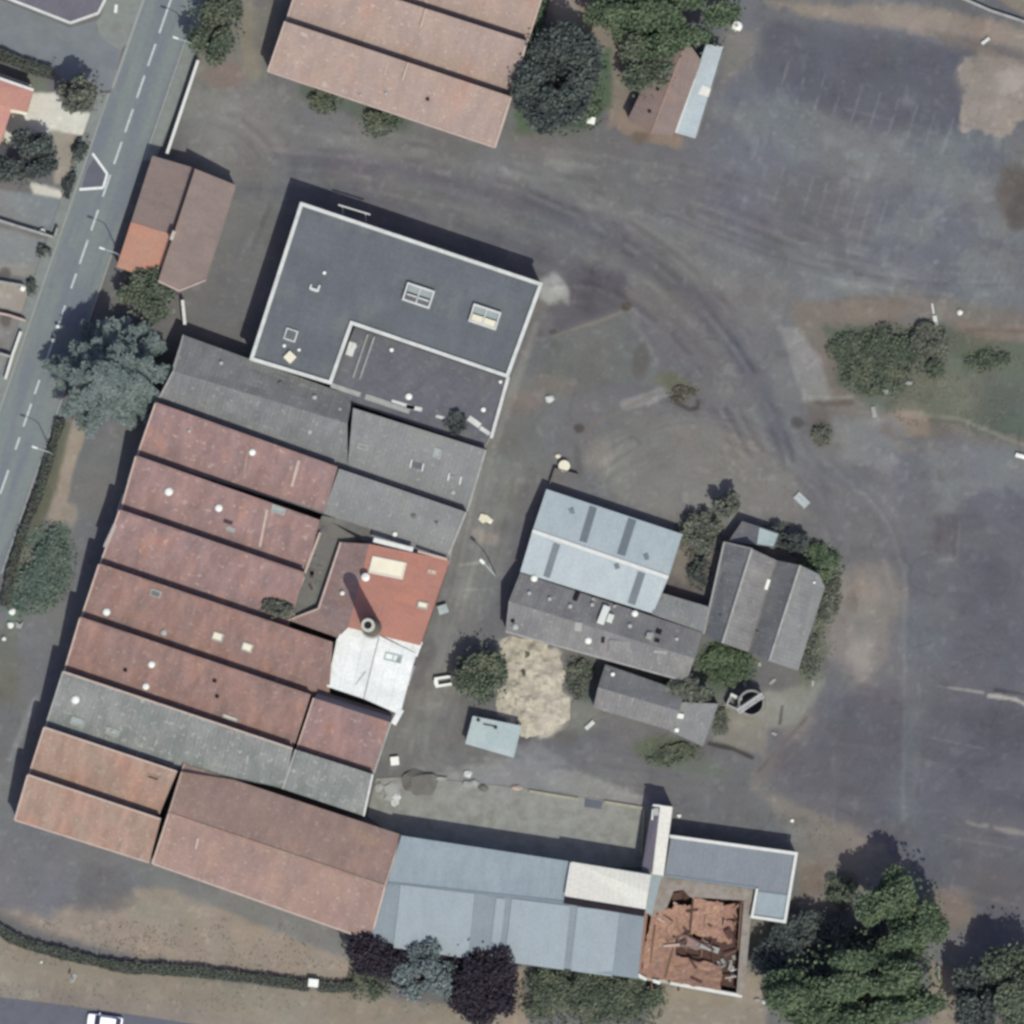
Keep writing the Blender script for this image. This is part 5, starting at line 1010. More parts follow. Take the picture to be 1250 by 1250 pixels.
b = MB(); b.slab([W(846, 100, 2.68), W(868, 108, 2.6), W(865, 118, 2.6), W(842, 112, 2.68)], .03); b.build('roof_panel', 'cream_sheet', cm_); strip(cm_, W(848, 96, 2.75), W(825, 162, 2.75), .22, .1, 'white_paint', 'flashing', .0)
for x, y in ((864, 58), (880, 60), (846, 166), (828, 160), (865, 110)):
    b = MB(); b.box(gz(x, y, 1.2), .12, .12, 2.5, .3); b.build('post', 'steel', cm_)
b = MB(); b.bar(gz(884, 62, .9), gz(852, 166, .9), .08, 1.8); b.build('side_wall', 'concrete', cm_)
# ------------------------------------------------------------------ round tank
tk = thing('settling_tank', 'round open concrete tank with a walkway bridge across dark water', 'tank', gz(918, 859))
c0 = gz(918, 859)
b = MB(); b.lathe(c0, [(1.62, -.1), (1.62, 2.6), (1.38, 2.6), (1.38, .6)], 36); b.build('tank_wall', 'concrete', tk)
mtw, n, l, bb_ = newmat('tank_water'); bb_.inputs['Base Color'].default_value = (.012, .014, .014, 1); bb_.inputs['Roughness'].default_value = .15
b = MB(); b.lathe(c0, [(1.379, .55), (1.379, .8), (.0001, .8)], 36); b.build('water', 'tank_water', tk)
d = Vector((.83, .56, 0)); nn_ = Vector((-.56, .83, 0)); b = MB(); b.bar(c0 - d * 1.95 + UP * 2.7, c0 + d * 1.75 + UP * 2.7, .62, .16); wb = b.build('walkway', 'grey_vent', tk)
for s_ in (-1, 1):
    b = MB(); b.bar(c0 - d * 1.9 + nn_ * s_ * .32 + UP * 3.25, c0 + d * 1.7 + nn_ * s_ * .32 + UP * 3.25, .05, .05)
    for t in (-1.8, -.6, .6, 1.6): b.bar(c0 + d * t + nn_ * s_ * .32 + UP * 2.76, c0 + d * t + nn_ * s_ * .32 + UP * 3.22, .05, .05)
    b.build('handrail', 'steel', wb)
tx = thing('inspection_chamber', 'small square concrete chamber with pale rim touching the round tank', 'chamber', gz(896, 858))
c0 = gz(896, 858); b = MB(); a_ = -.45; du_ = Vector((math.cos(a_), math.sin(a_), 0)); dv_ = Vector((-math.sin(a_), math.cos(a_), 0))
for s_ in (-1, 1):
    b.bar(c0 + du_ * s_ * .62 - dv_ * .7 + UP * .75, c0 + du_ * s_ * .62 + dv_ * .7 + UP * .75, .22, 1.6); b.bar(c0 + dv_ * s_ * .59 - du_ * .51 + UP * .747, c0 + dv_ * s_ * .59 + du_ * .51 + UP * .747, .22, 1.6)
b.build('chamber_wall', 'grey_cap', tx); b = MB(); b.box(c0 + UP * .6, 1.0, .95, .1, a_); b.build('cover', 'concrete_dark', tx); b = MB(); b.bar(c0 + dv_ * .75 - du_ * .75 + UP * 1.62, c0 + dv_ * .75 + du_ * .75 + UP * 1.62, .3, .12); b.build('rim', 'white_paint', tx)
# ------------------------------------------------------------------ foliage
leafmat('leaf_green', (.060, .083, .056, 1), (.120, .146, .098, 1), (.152, .175, .112, 1))
leafmat('leaf_lush', (.050, .080, .046, 1), (.110, .152, .085, 1), (.142, .188, .102, 1))
leafmat('leaf_dark', (0.040, 0.051, 0.048, 1), (0.088, 0.104, 0.093, 1), (0.110, 0.137, 0.110, 1))
leafmat('leaf_olive', (0.078, 0.089, 0.070, 1), (0.144, 0.157, 0.119, 1), (0.180, 0.206, 0.141, 1))
leafmat('leaf_blue', (.100, .135, .125, 1), (.210, .250, .235, 1), (.140, .180, .170, 1))
leafmat('leaf_cedar', (.088, .125, .112, 1), (.165, .210, .185, 1), (.200, .245, .220, 1))
leafmat('leaf_purple_shadow', (.027, .025, .034, 1), (.044, .038, .048, 1), (.036, .028, .034, 1))
leafmat('leaf_dry', (.100, .098, .072, 1), (.150, .140, .106, 1), (.11, .118, .085, 1))
leafmat('leaf_bank', (.075, .110, .085, 1), (.130, .180, .140, 1), (.150, .190, .145, 1))
leafmat('leaf_hedge', (.060, .072, .056, 1), (.105, .120, .094, 1), (.080, .088, .064, 1))
plainmat('bark', (.07, .055, .045, 1), .25, 3.0, .95)
def leafcloud(name, mt, parent, pts, size, flat=0.35, org=None):
    """many small leaf faces, each at one of pts, tilted at random"""
    N = len(pts); nrm = RNG.normal(size=(N, 3)); nrm[:, 2] = np.abs(nrm[:, 2]) + flat; nrm /= np.linalg.norm(nrm, axis=1)[:, None]
    t = RNG.normal(size=(N, 3)); u = np.cross(nrm, t); u /= np.linalg.norm(u, axis=1)[:, None]; v = np.cross(nrm, u)
    s = size * RNG.uniform(.6, 1.35, (N, 1)); u = u * s; v = v * s * RNG.uniform(.55, .9, (N, 1))
    vs = np.stack([pts - u - v * .25, pts - v, pts + u - v * .1, pts + u * .45 + v, pts - u * .5 + v * .9], 1).reshape(-1, 3)
    org = np.array(org if org is not None else (origin_of(parent) if parent else pts.mean(0)))
    me = bpy.data.meshes.new(name); me.vertices.add(len(vs)); me.vertices.foreach_set('co', (vs - org).ravel())
    me.loops.add(N * 5); me.loops.foreach_set('vertex_index', np.arange(N * 5, dtype=np.int32)); me.polygons.add(N)
    me.polygons.foreach_set('loop_start', np.arange(0, N * 5, 5, dtype=np.int32)); me.polygons.foreach_set('loop_total', np.full(N, 5, np.int32)); me.update(calc_edges=True)
    me.materials.append(MATS[mt]); o = bpy.data.objects.new(name, me); COL.objects.link(o)
    if parent: o.parent = parent
    else: o.location = org
    return o
def inblob(n, c, r, shell=.45):
    d = RNG.normal(size=(n, 3)); d /= np.linalg.norm(d, axis=1)[:, None]; q = RNG.random((n, 1)) ** shell
    return np.array(c) + d * q * np.array(r)
def crown_pts(c, rx, ry, h0, h1, ang=0, lobes=16, dens=1.0, seed=0, lump=.36):
    """points of a lobed crown: lobes scattered through an ellipsoid between heights h0 and h1"""
    r = np.random.default_rng(seed); P = []; zc = (h0 + h1) / 2; hz = (h1 - h0) / 2; k, s = math.cos(ang), math.sin(ang)
    for i in range(lobes):
        d = r.normal(size=3); d /= np.linalg.norm(d); d[2] = d[2] * .8 + .15; q = r.random() ** .3 * (1 - lump * .75) * 1.12
        lr = lump * r.uniform(.75, 1.2)
        x, y, z = d[0] * q * rx, d[1] * q * ry, d[2] * q * hz
        R = (lr * rx, lr * ry, lr * hz * 1.05)
        n = int(dens * 95 * (R[0] * R[1] + R[0] * R[2] + R[1] * R[2]) ** .9) + 30
        P.append(inblob(n, (c.x + x * k - y * s, c.y + x * s + y * k, zc + z), R))
    n = int(len(np.concatenate(P)) * (.018 if h1 > 3.5 else .10)); a = r.random(n) * 2 * math.pi; q = r.uniform(.7, 1.08 if h1 > 3.5 else 1.2, n)
    x, y = np.cos(a) * q * rx, np.sin(a) * q * ry; P.append(np.stack([c.x + x * k - y * s, c.y + x * s + y * k, r.uniform(h0, h0 + (h1 - h0) * (.7 if h1 > 3.5 else .2), n)], 1))
    return np.concatenate(P)
def trunk_mb(c, h, r, limbs, reach, seed=0):
    rr = random.Random(seed); b = MB(); top = Vector((c.x + rr.uniform(-.2, .2), c.y + rr.uniform(-.2, .2), h))
    b.tube([Vector((c.x, c.y, -.15)), Vector((c.x, c.y, h * .4)), top], [r * 1.25, r * .8, r * .35], 8)
    for i in range(limbs):
        a = i * 2.4 + rr.random(); z0 = h * rr.uniform(.35, .75); p = Vector((c.x, c.y, z0)); e = p + Vector((math.cos(a) * reach * rr.uniform(.3, .55), math.sin(a) * reach * rr.uniform(.3, .55), h * rr.uniform(.15, .4)))
        m_ = lerp(p, e, .5) + Vector((0, 0, -.1 * reach)); b.tube([p, m_, e], [r * .5, r * .32, r * .12], 6)
    return b
def tree(label, px, py, rx, ry, h, mt='leaf_green', ang=0, lobes=18, dens=1.0, size=.24, h0=None, name='tree', cat='tree', group=None, seed=None, lump=.36, tr=.22):
    seed = int(px * 7 + py) if seed is None else seed; zc = h * .6; c = W(px, py, zc); c = Vector((c.x, c.y, 0))
    t = thing(name, label, cat, c, group)
    h0 = h * .22 if h0 is None else h0
    P = crown_pts(c, rx, ry, h0, h, math.radians(ang), lobes, dens, seed, lump)
    leafcloud('crown', mt, t, P, size * .78); trunk_mb(c, h * .8, tr, 6, min(rx, ry), seed).build('trunk', 'bark', t); return t
def shrub(label, px, py, rx, ry, h, mt='leaf_green', ang=0, lobes=9, dens=.9, size=.15, name='shrub', cat='shrub', group=None, seed=None, lump=.42, z0=.05):
    seed = int(px * 5 + py) if seed is None else seed; c = gz(px, py); t = thing(name, label, cat, c, group)
    leafcloud('foliage', mt, t, crown_pts(c, rx, ry, z0, h, math.radians(ang), int(lobes * 1.7), dens, seed, lump * .8), size)
    b = MB()
    for k in range(4): a = k * 1.7 + seed; b.tube([c - UP * .1, c + Vector((math.cos(a) * rx * .3, math.sin(a) * ry * .3, h * .6))], [.05, .02], 5)
    b.build('stem', 'bark', t); return t
tree('round green tree over the pavement at the north end of the roadside wall', 264, 32, 3.3, 4.3, 7.0, 'leaf_green', -15, 20)
tree('bushy grey green tree in the corner garden beside the side street', 98, 113, 2.8, 2.5, 7.5, 'leaf_olive', 0, 16)
tree('wide dark tree filling the garden south of the salmon tiled house', 30, 193, 4.0, 3.4, 5.5, 'leaf_dark', 0, 20, size=.26)
tree('dark green tree leaning on the orange corner of the gatehouse', 185, 357, 3.8, 3.4, 5.2, 'leaf_green', -20, 20)
tree('large dark tree on the lawn beside the pale tiled shed', 682, 97, 5.6, 6.6, 9.0, 'leaf_dark', -18, 26, size=.28, tr=.3)
tree('round green tree between the alley and the sandy rubble heap', 588, 824, 3.3, 3.7, 5.5, 'leaf_green', 0, 20)
tree('small dark tree north of the grey lean-to store', 886, 616, 1.8, 1.9, 4.5, 'leaf_olive', 0, 12)
tree('pale blue grey tree between two dark purple crowns', 518, 1196, 3.9, 4.3, 8.5, 'leaf_blue', -15, 22, size=.22, lump=.28)
tree('dark purple leaved tree south of the blue metal hall, east of the pale blue tree', 588, 1197, 4.6, 5.2, 7.5, 'leaf_purple_shadow', 10, 24, size=.24, tr=.26)
tree('dark purple crown standing in for tree shadow at the gable hall corner, west of the pale blue tree', 486, 1163, 6.0, 4.6, 6.5, 'leaf_purple_shadow', -10, 30, size=.24)  # dark crown added where the pale tree's shadow falls
tree('big green tree with the widest crown in the south east corner', 1044, 1212, 10.4, 5.8, 14.0, 'leaf_lush', 0, 44, size=.28, tr=.35, lump=.26)
tree('tall green tree behind the widest crown, south of the tan track', 1099, 1122, 5.2, 6.0, 12.5, 'leaf_lush', 15, 24, size=.26, lump=.3)
tree('low tree with leaves darkened for shade between the ruin and the two big trees', 986, 1162, 6.0, 5.4, 5.0, 'leaf_dark', 0, 20, size=.26)  # dark leaf colour stands in for shade from the big trees
tree('dull green tree east of the tall green tree at the sandy gap', 1192, 1222, 3.4, 5.0, 10.0, 'leaf_dark', 0, 18, size=.26)
tree('grey green tree cut by the east edge with a broad dark shadow', 1244, 1205, 4.8, 5.6, 12.0, 'leaf_green', 0, 24, size=.26)
tree('lush green tree at the top of the photo, north of the tiled outbuilding', 815, 14, 8.8, 5.2, 7.0, 'leaf_lush', 0, 36, size=.26, lump=.28, tr=.3)
tree('green tree covering the west slope of the tiled outbuilding', 792, 78, 3.6, 4.2, 5.8, 'leaf_green', -20, 18)
tree('small green tree rooted beside the north eave of the small gabled shed', 842, 842, 2.8, 1.7, 4.6, 'leaf_olive', -10, 14)
# cedar with whorls of flat boughs
cd_c = W(135, 458, 6); cd_c = Vector((cd_c.x, cd_c.y, 0))
ce = thing('cedar_tree', 'large blue grey cedar with layered boughs over the road verge', 'tree', cd_c)
P = []; tb_ = trunk_mb(cd_c, 14.2, .38, 0, 1, 3)
rr = random.Random(12)
for lv in range(11):
    z = 2.6 + lv * 1.1; L = 8.2 * (1 - (lv / 11.5) ** 1.5) * .98
    for k in range(9):
        a = k * 2 * math.pi / 9 + lv * .77 + rr.uniform(-.22, .22); Lk = L * rr.uniform(.66, 1.04) * (1.0 + .12 * math.sin(a * 1.0))
        Lk *= (.86 if math.sin(a) > .45 else 1.0); tip = Vector((math.cos(a) * Lk, math.sin(a) * Lk * 1.05, -.35 + Lk * .02)); o0 = cd_c + UP * z
        tb_.tube([o0, o0 + tip * .5 + UP * .25, o0 + tip], [.11, .07, .02], 5)
        nb = max(3, int(Lk / .6))
        for j in range(nb):
            t = .18 + .82 * (j + .5) / nb; wv_ = (.30 + .75 * (1 - abs(t - .6) * 1.2)) * min(1.25, .5 + Lk / 8)
            c = o0 + tip * t + UP * (.25 * math.sin(t * 3.1) + rr.uniform(-.1, .1)) + Vector((rr.uniform(-.25, .25), rr.uniform(-.25, .25), 0))
            P.append(inblob(int(120 * wv_), tuple(c), (wv_, wv_, .16)))
leafcloud('crown', 'leaf_cedar', ce, np.concatenate(P), .145, flat=1.0); tb_.build('trunk', 'bark', ce)
# shrubs
shrub('low shrub at the south eave of the pale tiled shed, nearer its west end', 398, 121, 1.9, 1.5, 1.6, 'leaf_green', 20)
shrub('low shrub at the south eave of the pale tiled shed, nearer the dark tree', 466, 148, 2.4, 1.6, 1.8, 'leaf_green', 20)
shrub('green ivy mass climbing the east gable of the pale tiled shed', 648, 32, 1.2, 4.4, 3.0, 'leaf_lush', -20, 12)
shrub('bright green shrub below the big dark tree on the lawn', 716, 128, 2.0, 2.6, 1.4, 'leaf_lush', 0)
shrub('grey green shrub beside the north east corner of the ice blue workshop', 855, 652, 2.6, 2.8, 2.8, 'leaf_olive', 0, 12)
shrub('shaded shrub in the small court behind the covered passage', 853, 698, 1.3, 2.0, 1.6, 'leaf_dark', 0)
shrub('dark shrub row end behind the lean-to store', 966, 660, 3.2, 1.5, 3.0, 'leaf_dark', -25, 10)
shrub('bright green shrub at the north corner of the twin gabled shed', 1000, 688, 2.8, 2.2, 1.8, 'leaf_lush', -30, 10)
shrub('green shrub filling the gap south of the twin gabled shed', 886, 812, 3.4, 2.2, 1.4, 'leaf_lush', -15, 14)
shrub('grey green creeper on the east side of the small gabled shed roof', 836, 842, 1.9, 1.1, 4.6, 'leaf_olive', 0, 9, z0=2.6)
shrub('small dark shrub growing in the valley beside the tiled hip roof', 342, 744, 2.4, 1.3, 6.4, 'leaf_olive', -12, 10, z0=4.5)
shrub('dark weed clump at the south parapet of the lower flat roof', 559, 519, 1.4, 1.4, 6.0, 'leaf_dark', 0, 9, z0=4.6)
shrub('western dark green thicket on the meadow next to the pale concrete wedge', 1046, 432, 3.2, 2.8, .9, 'leaf_green', 0, 14, size=.14)
shrub('middle dark green thicket on the meadow, the widest one', 1084, 432, 3.6, 3.2, 1.1, 'leaf_green', 0, 16, size=.14)
shrub('southern dark green thicket on the meadow above the pale rubble', 1072, 462, 4.0, 1.9, .8, 'leaf_green', 0, 14, size=.14)
shrub('low green thicket on the meadow south of the white post', 1128, 436, 2.6, 1.8, .7, 'leaf_olive', 0, 12, size=.14)
shrub('grey green shrub on the meadow beside the white post', 1130, 415, 2.4, 2.0, 1.7, 'leaf_olive', 0, 10)
shrub('small dark round shrub on the meadow south of the white post', 1141, 452, 1.2, 1.1, 1.3, 'leaf_green', 0, 7)
shrub('faint green shrub at the east end of the meadow', 1206, 440, 2.6, 1.4, .8, 'leaf_green', 0, 9, dens=.7)
shrub('weedy olive shrub at the south west corner of the meadow', 1003, 531, 1.1, 1.3, .9, 'leaf_olive', 0, 7)
shrub('green ground shrub on the bank west of the factory', 56, 692, 3.0, 5.0, 1.1, 'leaf_bank', -15, 20)
shrub('smaller green shrub on the bank nearer the road hedge', 28, 720, 2.0, 2.8, .8, 'leaf_bank', -15, 12)
shrub('green shrub at the hedge end beside the dark shadow crown', 452, 1196, 2.6, 2.3, 1.8, 'leaf_green', 10, 12)
shrub('dark green shrub block below the blue metal hall, nearest the purple tree', 672, 1214, 3.6, 3.4, 2.6, 'leaf_green', 0, 14)
shrub('dark green shrub block below the blue metal hall, in the middle', 724, 1216, 3.9, 3.5, 2.8, 'leaf_green', 0, 14)
shrub('dark green shrub block below the blue metal hall, nearest the ruin', 774, 1218, 3.6, 3.4, 2.6, 'leaf_green', 0, 14)
shrub('low green shrub against the white parapet corner east of the zinc roof', 1028, 1085, 1.9, 1.9, 2.0, 'leaf_green', 0, 9)
shrub('dark shrub row along the garden edge at the west pavement, northern part', 97, 180, .9, 1.8, 1.5, 'leaf_dark', -25, 8)
shrub('dark shrub row along the garden edge at the west pavement, southern part', 84, 222, .7, 1.8, 1.3, 'leaf_dark', -18, 8)
shrub('dark shrub at the corner of the paved yard by the white pots', 52, 306, .9, .8, 1.2, 'leaf_dark', 0, 6)
shrub('dark shrub beside the white ball in the beige yard', 38, 350, .7, 1.0, 1.2, 'leaf_dark', 0, 6)
shrub('brown weed clump at the bend of the pale concrete strip in the middle yard', 834, 482, 1.9, 1.0, .5, 'leaf_dry', 20, 7, dens=.7)
shrub('olive scrub along the east eave of the twin gabled shed, northern half', 1012, 735, 1.3, 3.2, 1.0, 'leaf_olive', -16, 9)
shrub('olive scrub along the east eave of the twin gabled shed, southern half', 992, 800, 1.3, 2.8, .9, 'leaf_olive', -16, 9)
shrub('scrub between the sandy heap and the small gabled shed', 706, 826, 1.8, 2.4, 1.1, 'leaf_olive', 0, 10)
shrub('low scrub at the south side of the small gabled shed', 822, 920, 3.0, 1.2, .7, 'leaf_green', 12, 10)
shrub('low grey scrub between round tank and small gabled shed', 880, 880, 1.0, 1.8, .6, 'leaf_olive', 0, 7)
shrub('shaded scrub between the two biggest trees of the south east corner', 1052, 1132, 3.2, 3.4, 2.6, 'leaf_dark', 0, 14)
shrub('green scrub on the tan gap below the zinc roof corner', 948, 1205, 1.6, 2.6, 1.4, 'leaf_green', 0, 9)
# hedges
def hedge(label, pts, wd, h, mt, group=None):
    c0 = gz(*pts[0]); t = thing('hedge', label, 'hedge', c0, group); P = []
    for p, q in zip(pts, pts[1:]):
        a, b = gz(*p), gz(*q); L = (b - a).length; n = int(L * wd * 260); s = RNG.random((n, 1)); d = (b - a).normalized(); nn = np.array((-d.y, d.x, 0))
        X = np.array(a) + (np.array(b) - np.array(a)) * s; f = np.sin(s * L * 1.7) * .08 + np.sin(s * L * 4.1) * .05
        off = np.clip(RNG.normal(size=(n, 1)) * .42, -.58, .58) * (wd * (1 + .35 * (vnoise(X[:, :1] * 10 + 500, X[:, 1:2] * 10 + 900, 22, 8) - .5)) + f)
        z = RNG.random((n, 1)) ** .6 * (h + f)
        X = X + nn * off; X[:, 2:3] = z; P.append(X)
    leafcloud('foliage', mt, t, np.concatenate(P), .12, .8)
    b = MB()
    for p, q in zip(pts, pts[1:]):
        a, e = gz(*p), gz(*q); k = max(1, int((e - a).length / 1.2))
        for i in range(k): o = lerp(a, e, (i + .5) / k); b.tube([o - UP * .1, o + UP * h * .7], [.05, .03], 5)
    b.build('stem', 'bark', t); return t
hedge('long clipped green hedge curving along the south verge to the white cabinet', [(-20, 1122), (10, 1142), (30, 1152), (90, 1168), (150, 1181), (240, 1186), (320, 1196), (378, 1204)], 1.05, 1.3, 'leaf_hedge')
hedge('short green hedge between the white cabinet and the dark shadow crown', [(388, 1204), (412, 1206), (434, 1204)], .9, 1.3, 'leaf_hedge')
hedge('brown green hedge between the road and the tan path', [(74, 512), (60, 560), (46, 606), (30, 645), (16, 690), (4, 740)], .8, 1.3, 'leaf_hedge')
hedge('green hedge between the side street and the salmon tiled house', [(-30, 56), (0, 66), (40, 82), (62, 88)], 1.2, 1.4, 'leaf_hedge')
# meadow grass
pts = []
for cx, cy, rx, ry, nn_ in ((1160, 465, 100, 62, 5200), (1080, 445, 70, 50, 1800), (48, 690, 38, 60, 1500), (690, 120, 60, 50, 1400), (1000, 760, 24, 80, 1200), (300, 1160, 180, 40, 2400), (100, 1150, 120, 30, 1200), (880, 815, 45, 32, 1400), (820, 915, 45, 22, 900), (700, 830, 24, 28, 500), (440, 130, 60, 26, 500), (200, 1215, 260, 22, 1500), (960, 1040, 80, 50, 600)):
    a = RNG.random(nn_) * 2 * math.pi; q = RNG.random(nn_) ** .5
    x, y = cx + np.cos(a) * q * rx, cy + np.sin(a) * q * ry
    keep = (RNG.random(nn_) < .45) & (vnoise(x, y, 12, 77) + vnoise(x, y, 4, 78) * .4 > .62)
    pts.append(np.stack([(x[keep] - 625) / 10, (625 - y[keep]) / 10, RNG.random(keep.sum()) * .03 + .02], 1))
tag(leafcloud('grass', 'leaf_dry', None, np.concatenate(pts), .10, 2.0), 'sparse dry grass on the verges and the meadow', kind='stuff')
# ------------------------------------------------------------------ walls
def wall(label, pts, wd, h, mt='render_cream', cap=None, name='garden_wall', cat='wall', group=None):
    c0 = gz(*pts[0]); t = thing(name, label, cat, c0, group); b = MB(); k = MB()
    for p, q in zip(pts, pts[1:]):
        a, e = gz(*p), gz(*q); b.bar(a + UP * (h / 2 - .1), e + UP * (h / 2 - .1), wd, h + .2); k.bar(a + UP * (h + .04), e + UP * (h + .04), wd + .08, .08)
    b.build('masonry', mt, t); k.build('coping', cap or mt, t); return t
wall('straight white wall between the east pavement and the yard, north of the gatehouse', [(242, 73), (204, 187)], .28, 1.7, 'render_cream', 'white_paint', 'boundary_wall')
wall('short white wall piece south of the gatehouse', [(223, 366), (226, 396)], .3, 1.6, 'render_cream', 'white_paint', 'boundary_wall')
wall('grey garden wall behind the white pots west of the road', [(-20, 262), (20, 275), (66, 289)], .2, 1.1, 'render_grey', 'grey_cap')
wall('low garden wall at the street side of the white pots', [(66, 289), (70, 277)], .2, 1.1, 'render_grey', 'grey_cap')
wall('garden wall north of the beige yard', [(-20, 340), (28, 348)], .2, 1.0, 'render_grey', 'grey_cap')
wall('brown garden wall south of the beige yard', [(-20, 378), (10, 384), (31, 391)], .2, 1.1, 'render_grey', 'pink_trim')
wall('garden wall south of the small grey yard', [(-20, 425), (13, 435)], .2, 1.2, 'render_grey', 'grey_cap')
wall('white low street wall in front of the southern gardens', [(25, 404), (15, 432), (6, 462)], .26, .9, 'render_cream', 'white_paint')
wall('pink edged dark garden wall between the salmon tiled house and the hedge', [(-30, 78), (0, 90), (38, 104)], .2, 1.6, 'brick_wall', 'pink_trim')
wall('low concrete wall along the tan strip in the north east corner', [(1165, -6), (1210, 14), (1262, 31)], .25, .7, 'concrete', 'grey_cap', 'boundary_wall')
# ------------------------------------------------------------------ street lamps
def lamp():
    t = thing('street_lamp', 'street lamp', 'street lamp', (0, 0, 0), 'street lamps along the road')
    b = MB(); b.lathe((0, 0, -.1), [(.2, 0), (.2, .5), (.12, .55)], 12); b.build('base', 'steel', t)
    b = MB(); b.tube([(0, 0, .3), (0, 0, 4), (0, 0, 7.2), (-.25, .08, 7.7), (-.7, .24, 7.95)], [.085, .075, .06, .055, .05], 8); b.build('pole', 'lamp_grey', t)
    b = MB(); b.tube([(-.65, .22, 7.94), (-1.5, .48, 8.05)], [.045, .04], 6); b.build('arm', 'lamp_grey', t)
    b = MB(); b.slab([(-1.4, .56, 8.16), (-1.45, .36, 8.16), (-2.1, .58, 8.14), (-2.05, .78, 8.14)], .16); h = b.build('lantern', 'white_plastic', t)
    g = MB(); g.slab([(-1.5, .58, 7.99), (-1.54, .44, 7.99), (-2.0, .6, 7.98), (-1.96, .74, 7.98)], .04); g.build('diffuser', 'pale_glass', h); return t
def copy_tree(o, parent=None):
    c = o.copy(); COL.objects.link(c); c.parent = parent
    for ch in list(o.children): copy_tree(ch, c)
    return c
l0 = lamp()
for i, (px, py, lab) in enumerate(((231, 52, 'street lamp at the east kerb beside the round green tree'), (141, 309, 'street lamp at the east kerb beside the orange corner of the gatehouse'), (59, 552, 'street lamp at the east kerb south of the cedar'))):
    o = l0 if i == 0 else copy_tree(l0); p = W(px, py, 7.9); o.location = (p.x + .1, p.y, 0); o['label'] = lab
ym = thing('yard_lamp', 'bent pale yard lamp mast in the alley east of the boiler house', 'lamp', gz(606, 703))
b = MB(); b.tube([gz(606, 703, -.1), gz(606, 703, 4.5), gz(604, 701, 5.4)], [.09, .07, .06], 8); b.build('pole', 'lamp_grey', ym); b = MB(); b.tube([W(604, 702, 5.4), W(590, 687, 5.6)], [.06, .05], 6); b.build('arm', 'lamp_grey', ym); b = MB(); b.bar(W(591, 688, 5.65), W(586, 683, 5.65), .35, .15); b.build('lantern', 'white_plastic', ym)
# ------------------------------------------------------------------ car
for nm, c in (('car_white', (.78, .79, .8, 1)), ('rubber', (.02, .02, .02, 1)), ('trim_black', (.03, .03, .03, 1))):
    mt, n, l, b = newmat(nm); b.inputs['Base Color'].default_value = c; b.inputs['Roughness'].default_value = .35; b.inputs['Specular IOR Level'].default_value = .5
car = thing('car', 'white car driving along the bottom road at the photo edge', 'car', gz(128, 1248))
car.rotation_euler.z = math.radians(-8)
def cbuild(b, name, mt, par=car): 
    o = b.build(name, mt, None, loc=(0, 0, 0)); o.parent = par; return o
def profile(sec, ys):
    """hull from cross-sections: list of (x, half width, z bottom, z top, shoulder drop)"""
    b = MB(); R = []
    for x, hw, zb, zt in sec:
        R.append([Vector((x, -hw, zb)), Vector((x, -hw, zt - .12)), Vector((x, -hw * .86, zt)), Vector((x, hw * .86, zt)), Vector((x, hw, zt - .12)), Vector((x, hw, zb))])
    for r0, r1 in zip(R, R[1:]):
        for i in range(6): b.poly([r0[i], r0[(i + 1) % 6], r1[(i + 1) % 6], r1[i]])
    b.poly(R[0][::-1]); b.poly(R[-1]); return b
cbuild(profile([(-2.2, .72, .35, .62), (-2.05, .84, .25, .78), (-1.2, .88, .22, .92), (-.9, .88, .22, .98), (1.7, .88, .22, 1.0), (2.05, .85, .25, .95), (2.15, .76, .38, .8)], None), 'body', 'car_white')
cbuild(profile([(-1.25, .78, .9, .98), (-.5, .72, .9, 1.40), (1.3, .72, .9, 1.42), (1.95, .74, .9, 1.0)], None), 'window_band', 'glass')
cbuild(profile([(-.55, .66, 1.30, 1.46), (.3, .68, 1.32, 1.50), (1.35, .66, 1.30, 1.46)], None), 'roof', 'car_white')
for x in (-1.35, 1.3):
    for s_ in (-1, 1):
        b = MB(); b.tube([(x, s_ * .72, .31), (x, s_ * .91, .31)], .31, 16); wl = cbuild(b, 'wheel', 'rubber'); b = MB(); b.tube([(x, s_ * .9, .31), (x, s_ * .925, .31)], .18, 12); cbuild(b, 'rim', 'steel', wl)
for s_ in (-1, 1):
    b = MB(); b.box((-2.08, s_ * .6, .66), .18, .3, .12); cbuild(b, 'headlight', 'pale_glass'); b = MB(); b.box((-.75, s_ * .98, .98), .12, .2, .14); cbuild(b, 'mirror', 'car_white')
# ------------------------------------------------------------------ loose things in the yard
def single(name, label, cat, b, mt, group=None):
    return tag(b.build(name, mt), label, cat, group)
def lump(name, label, cat, px, py, sx, sy, sz, mt, seed=0, rz=0, z=0, group=None, cham=.25):
    """rounded irregular lump (sack, stone, tank top)"""
    r = random.Random(seed + int(px)); bm = bmesh.new(); bmesh.ops.create_icosphere(bm, subdivisions=2, radius=1)
    for v in bm.verts:
        k = 1 + r.uniform(-cham, cham) * .6; v.co = Vector((v.co.x * sx / 2 * k, v.co.y * sy / 2 * k, max(v.co.z, -.55) * sz * .62 * k + sz * .34))
    me_ = bpy.data.meshes.new(name); bm.to_mesh(me_); bm.free(); me_.materials.append(MATS[mt]); o = bpy.data.objects.new(name, me_); COL.objects.link(o); o.location = gz(px, py, z); o.rotation_euler.z = rz
    return tag(o, label, cat, group)
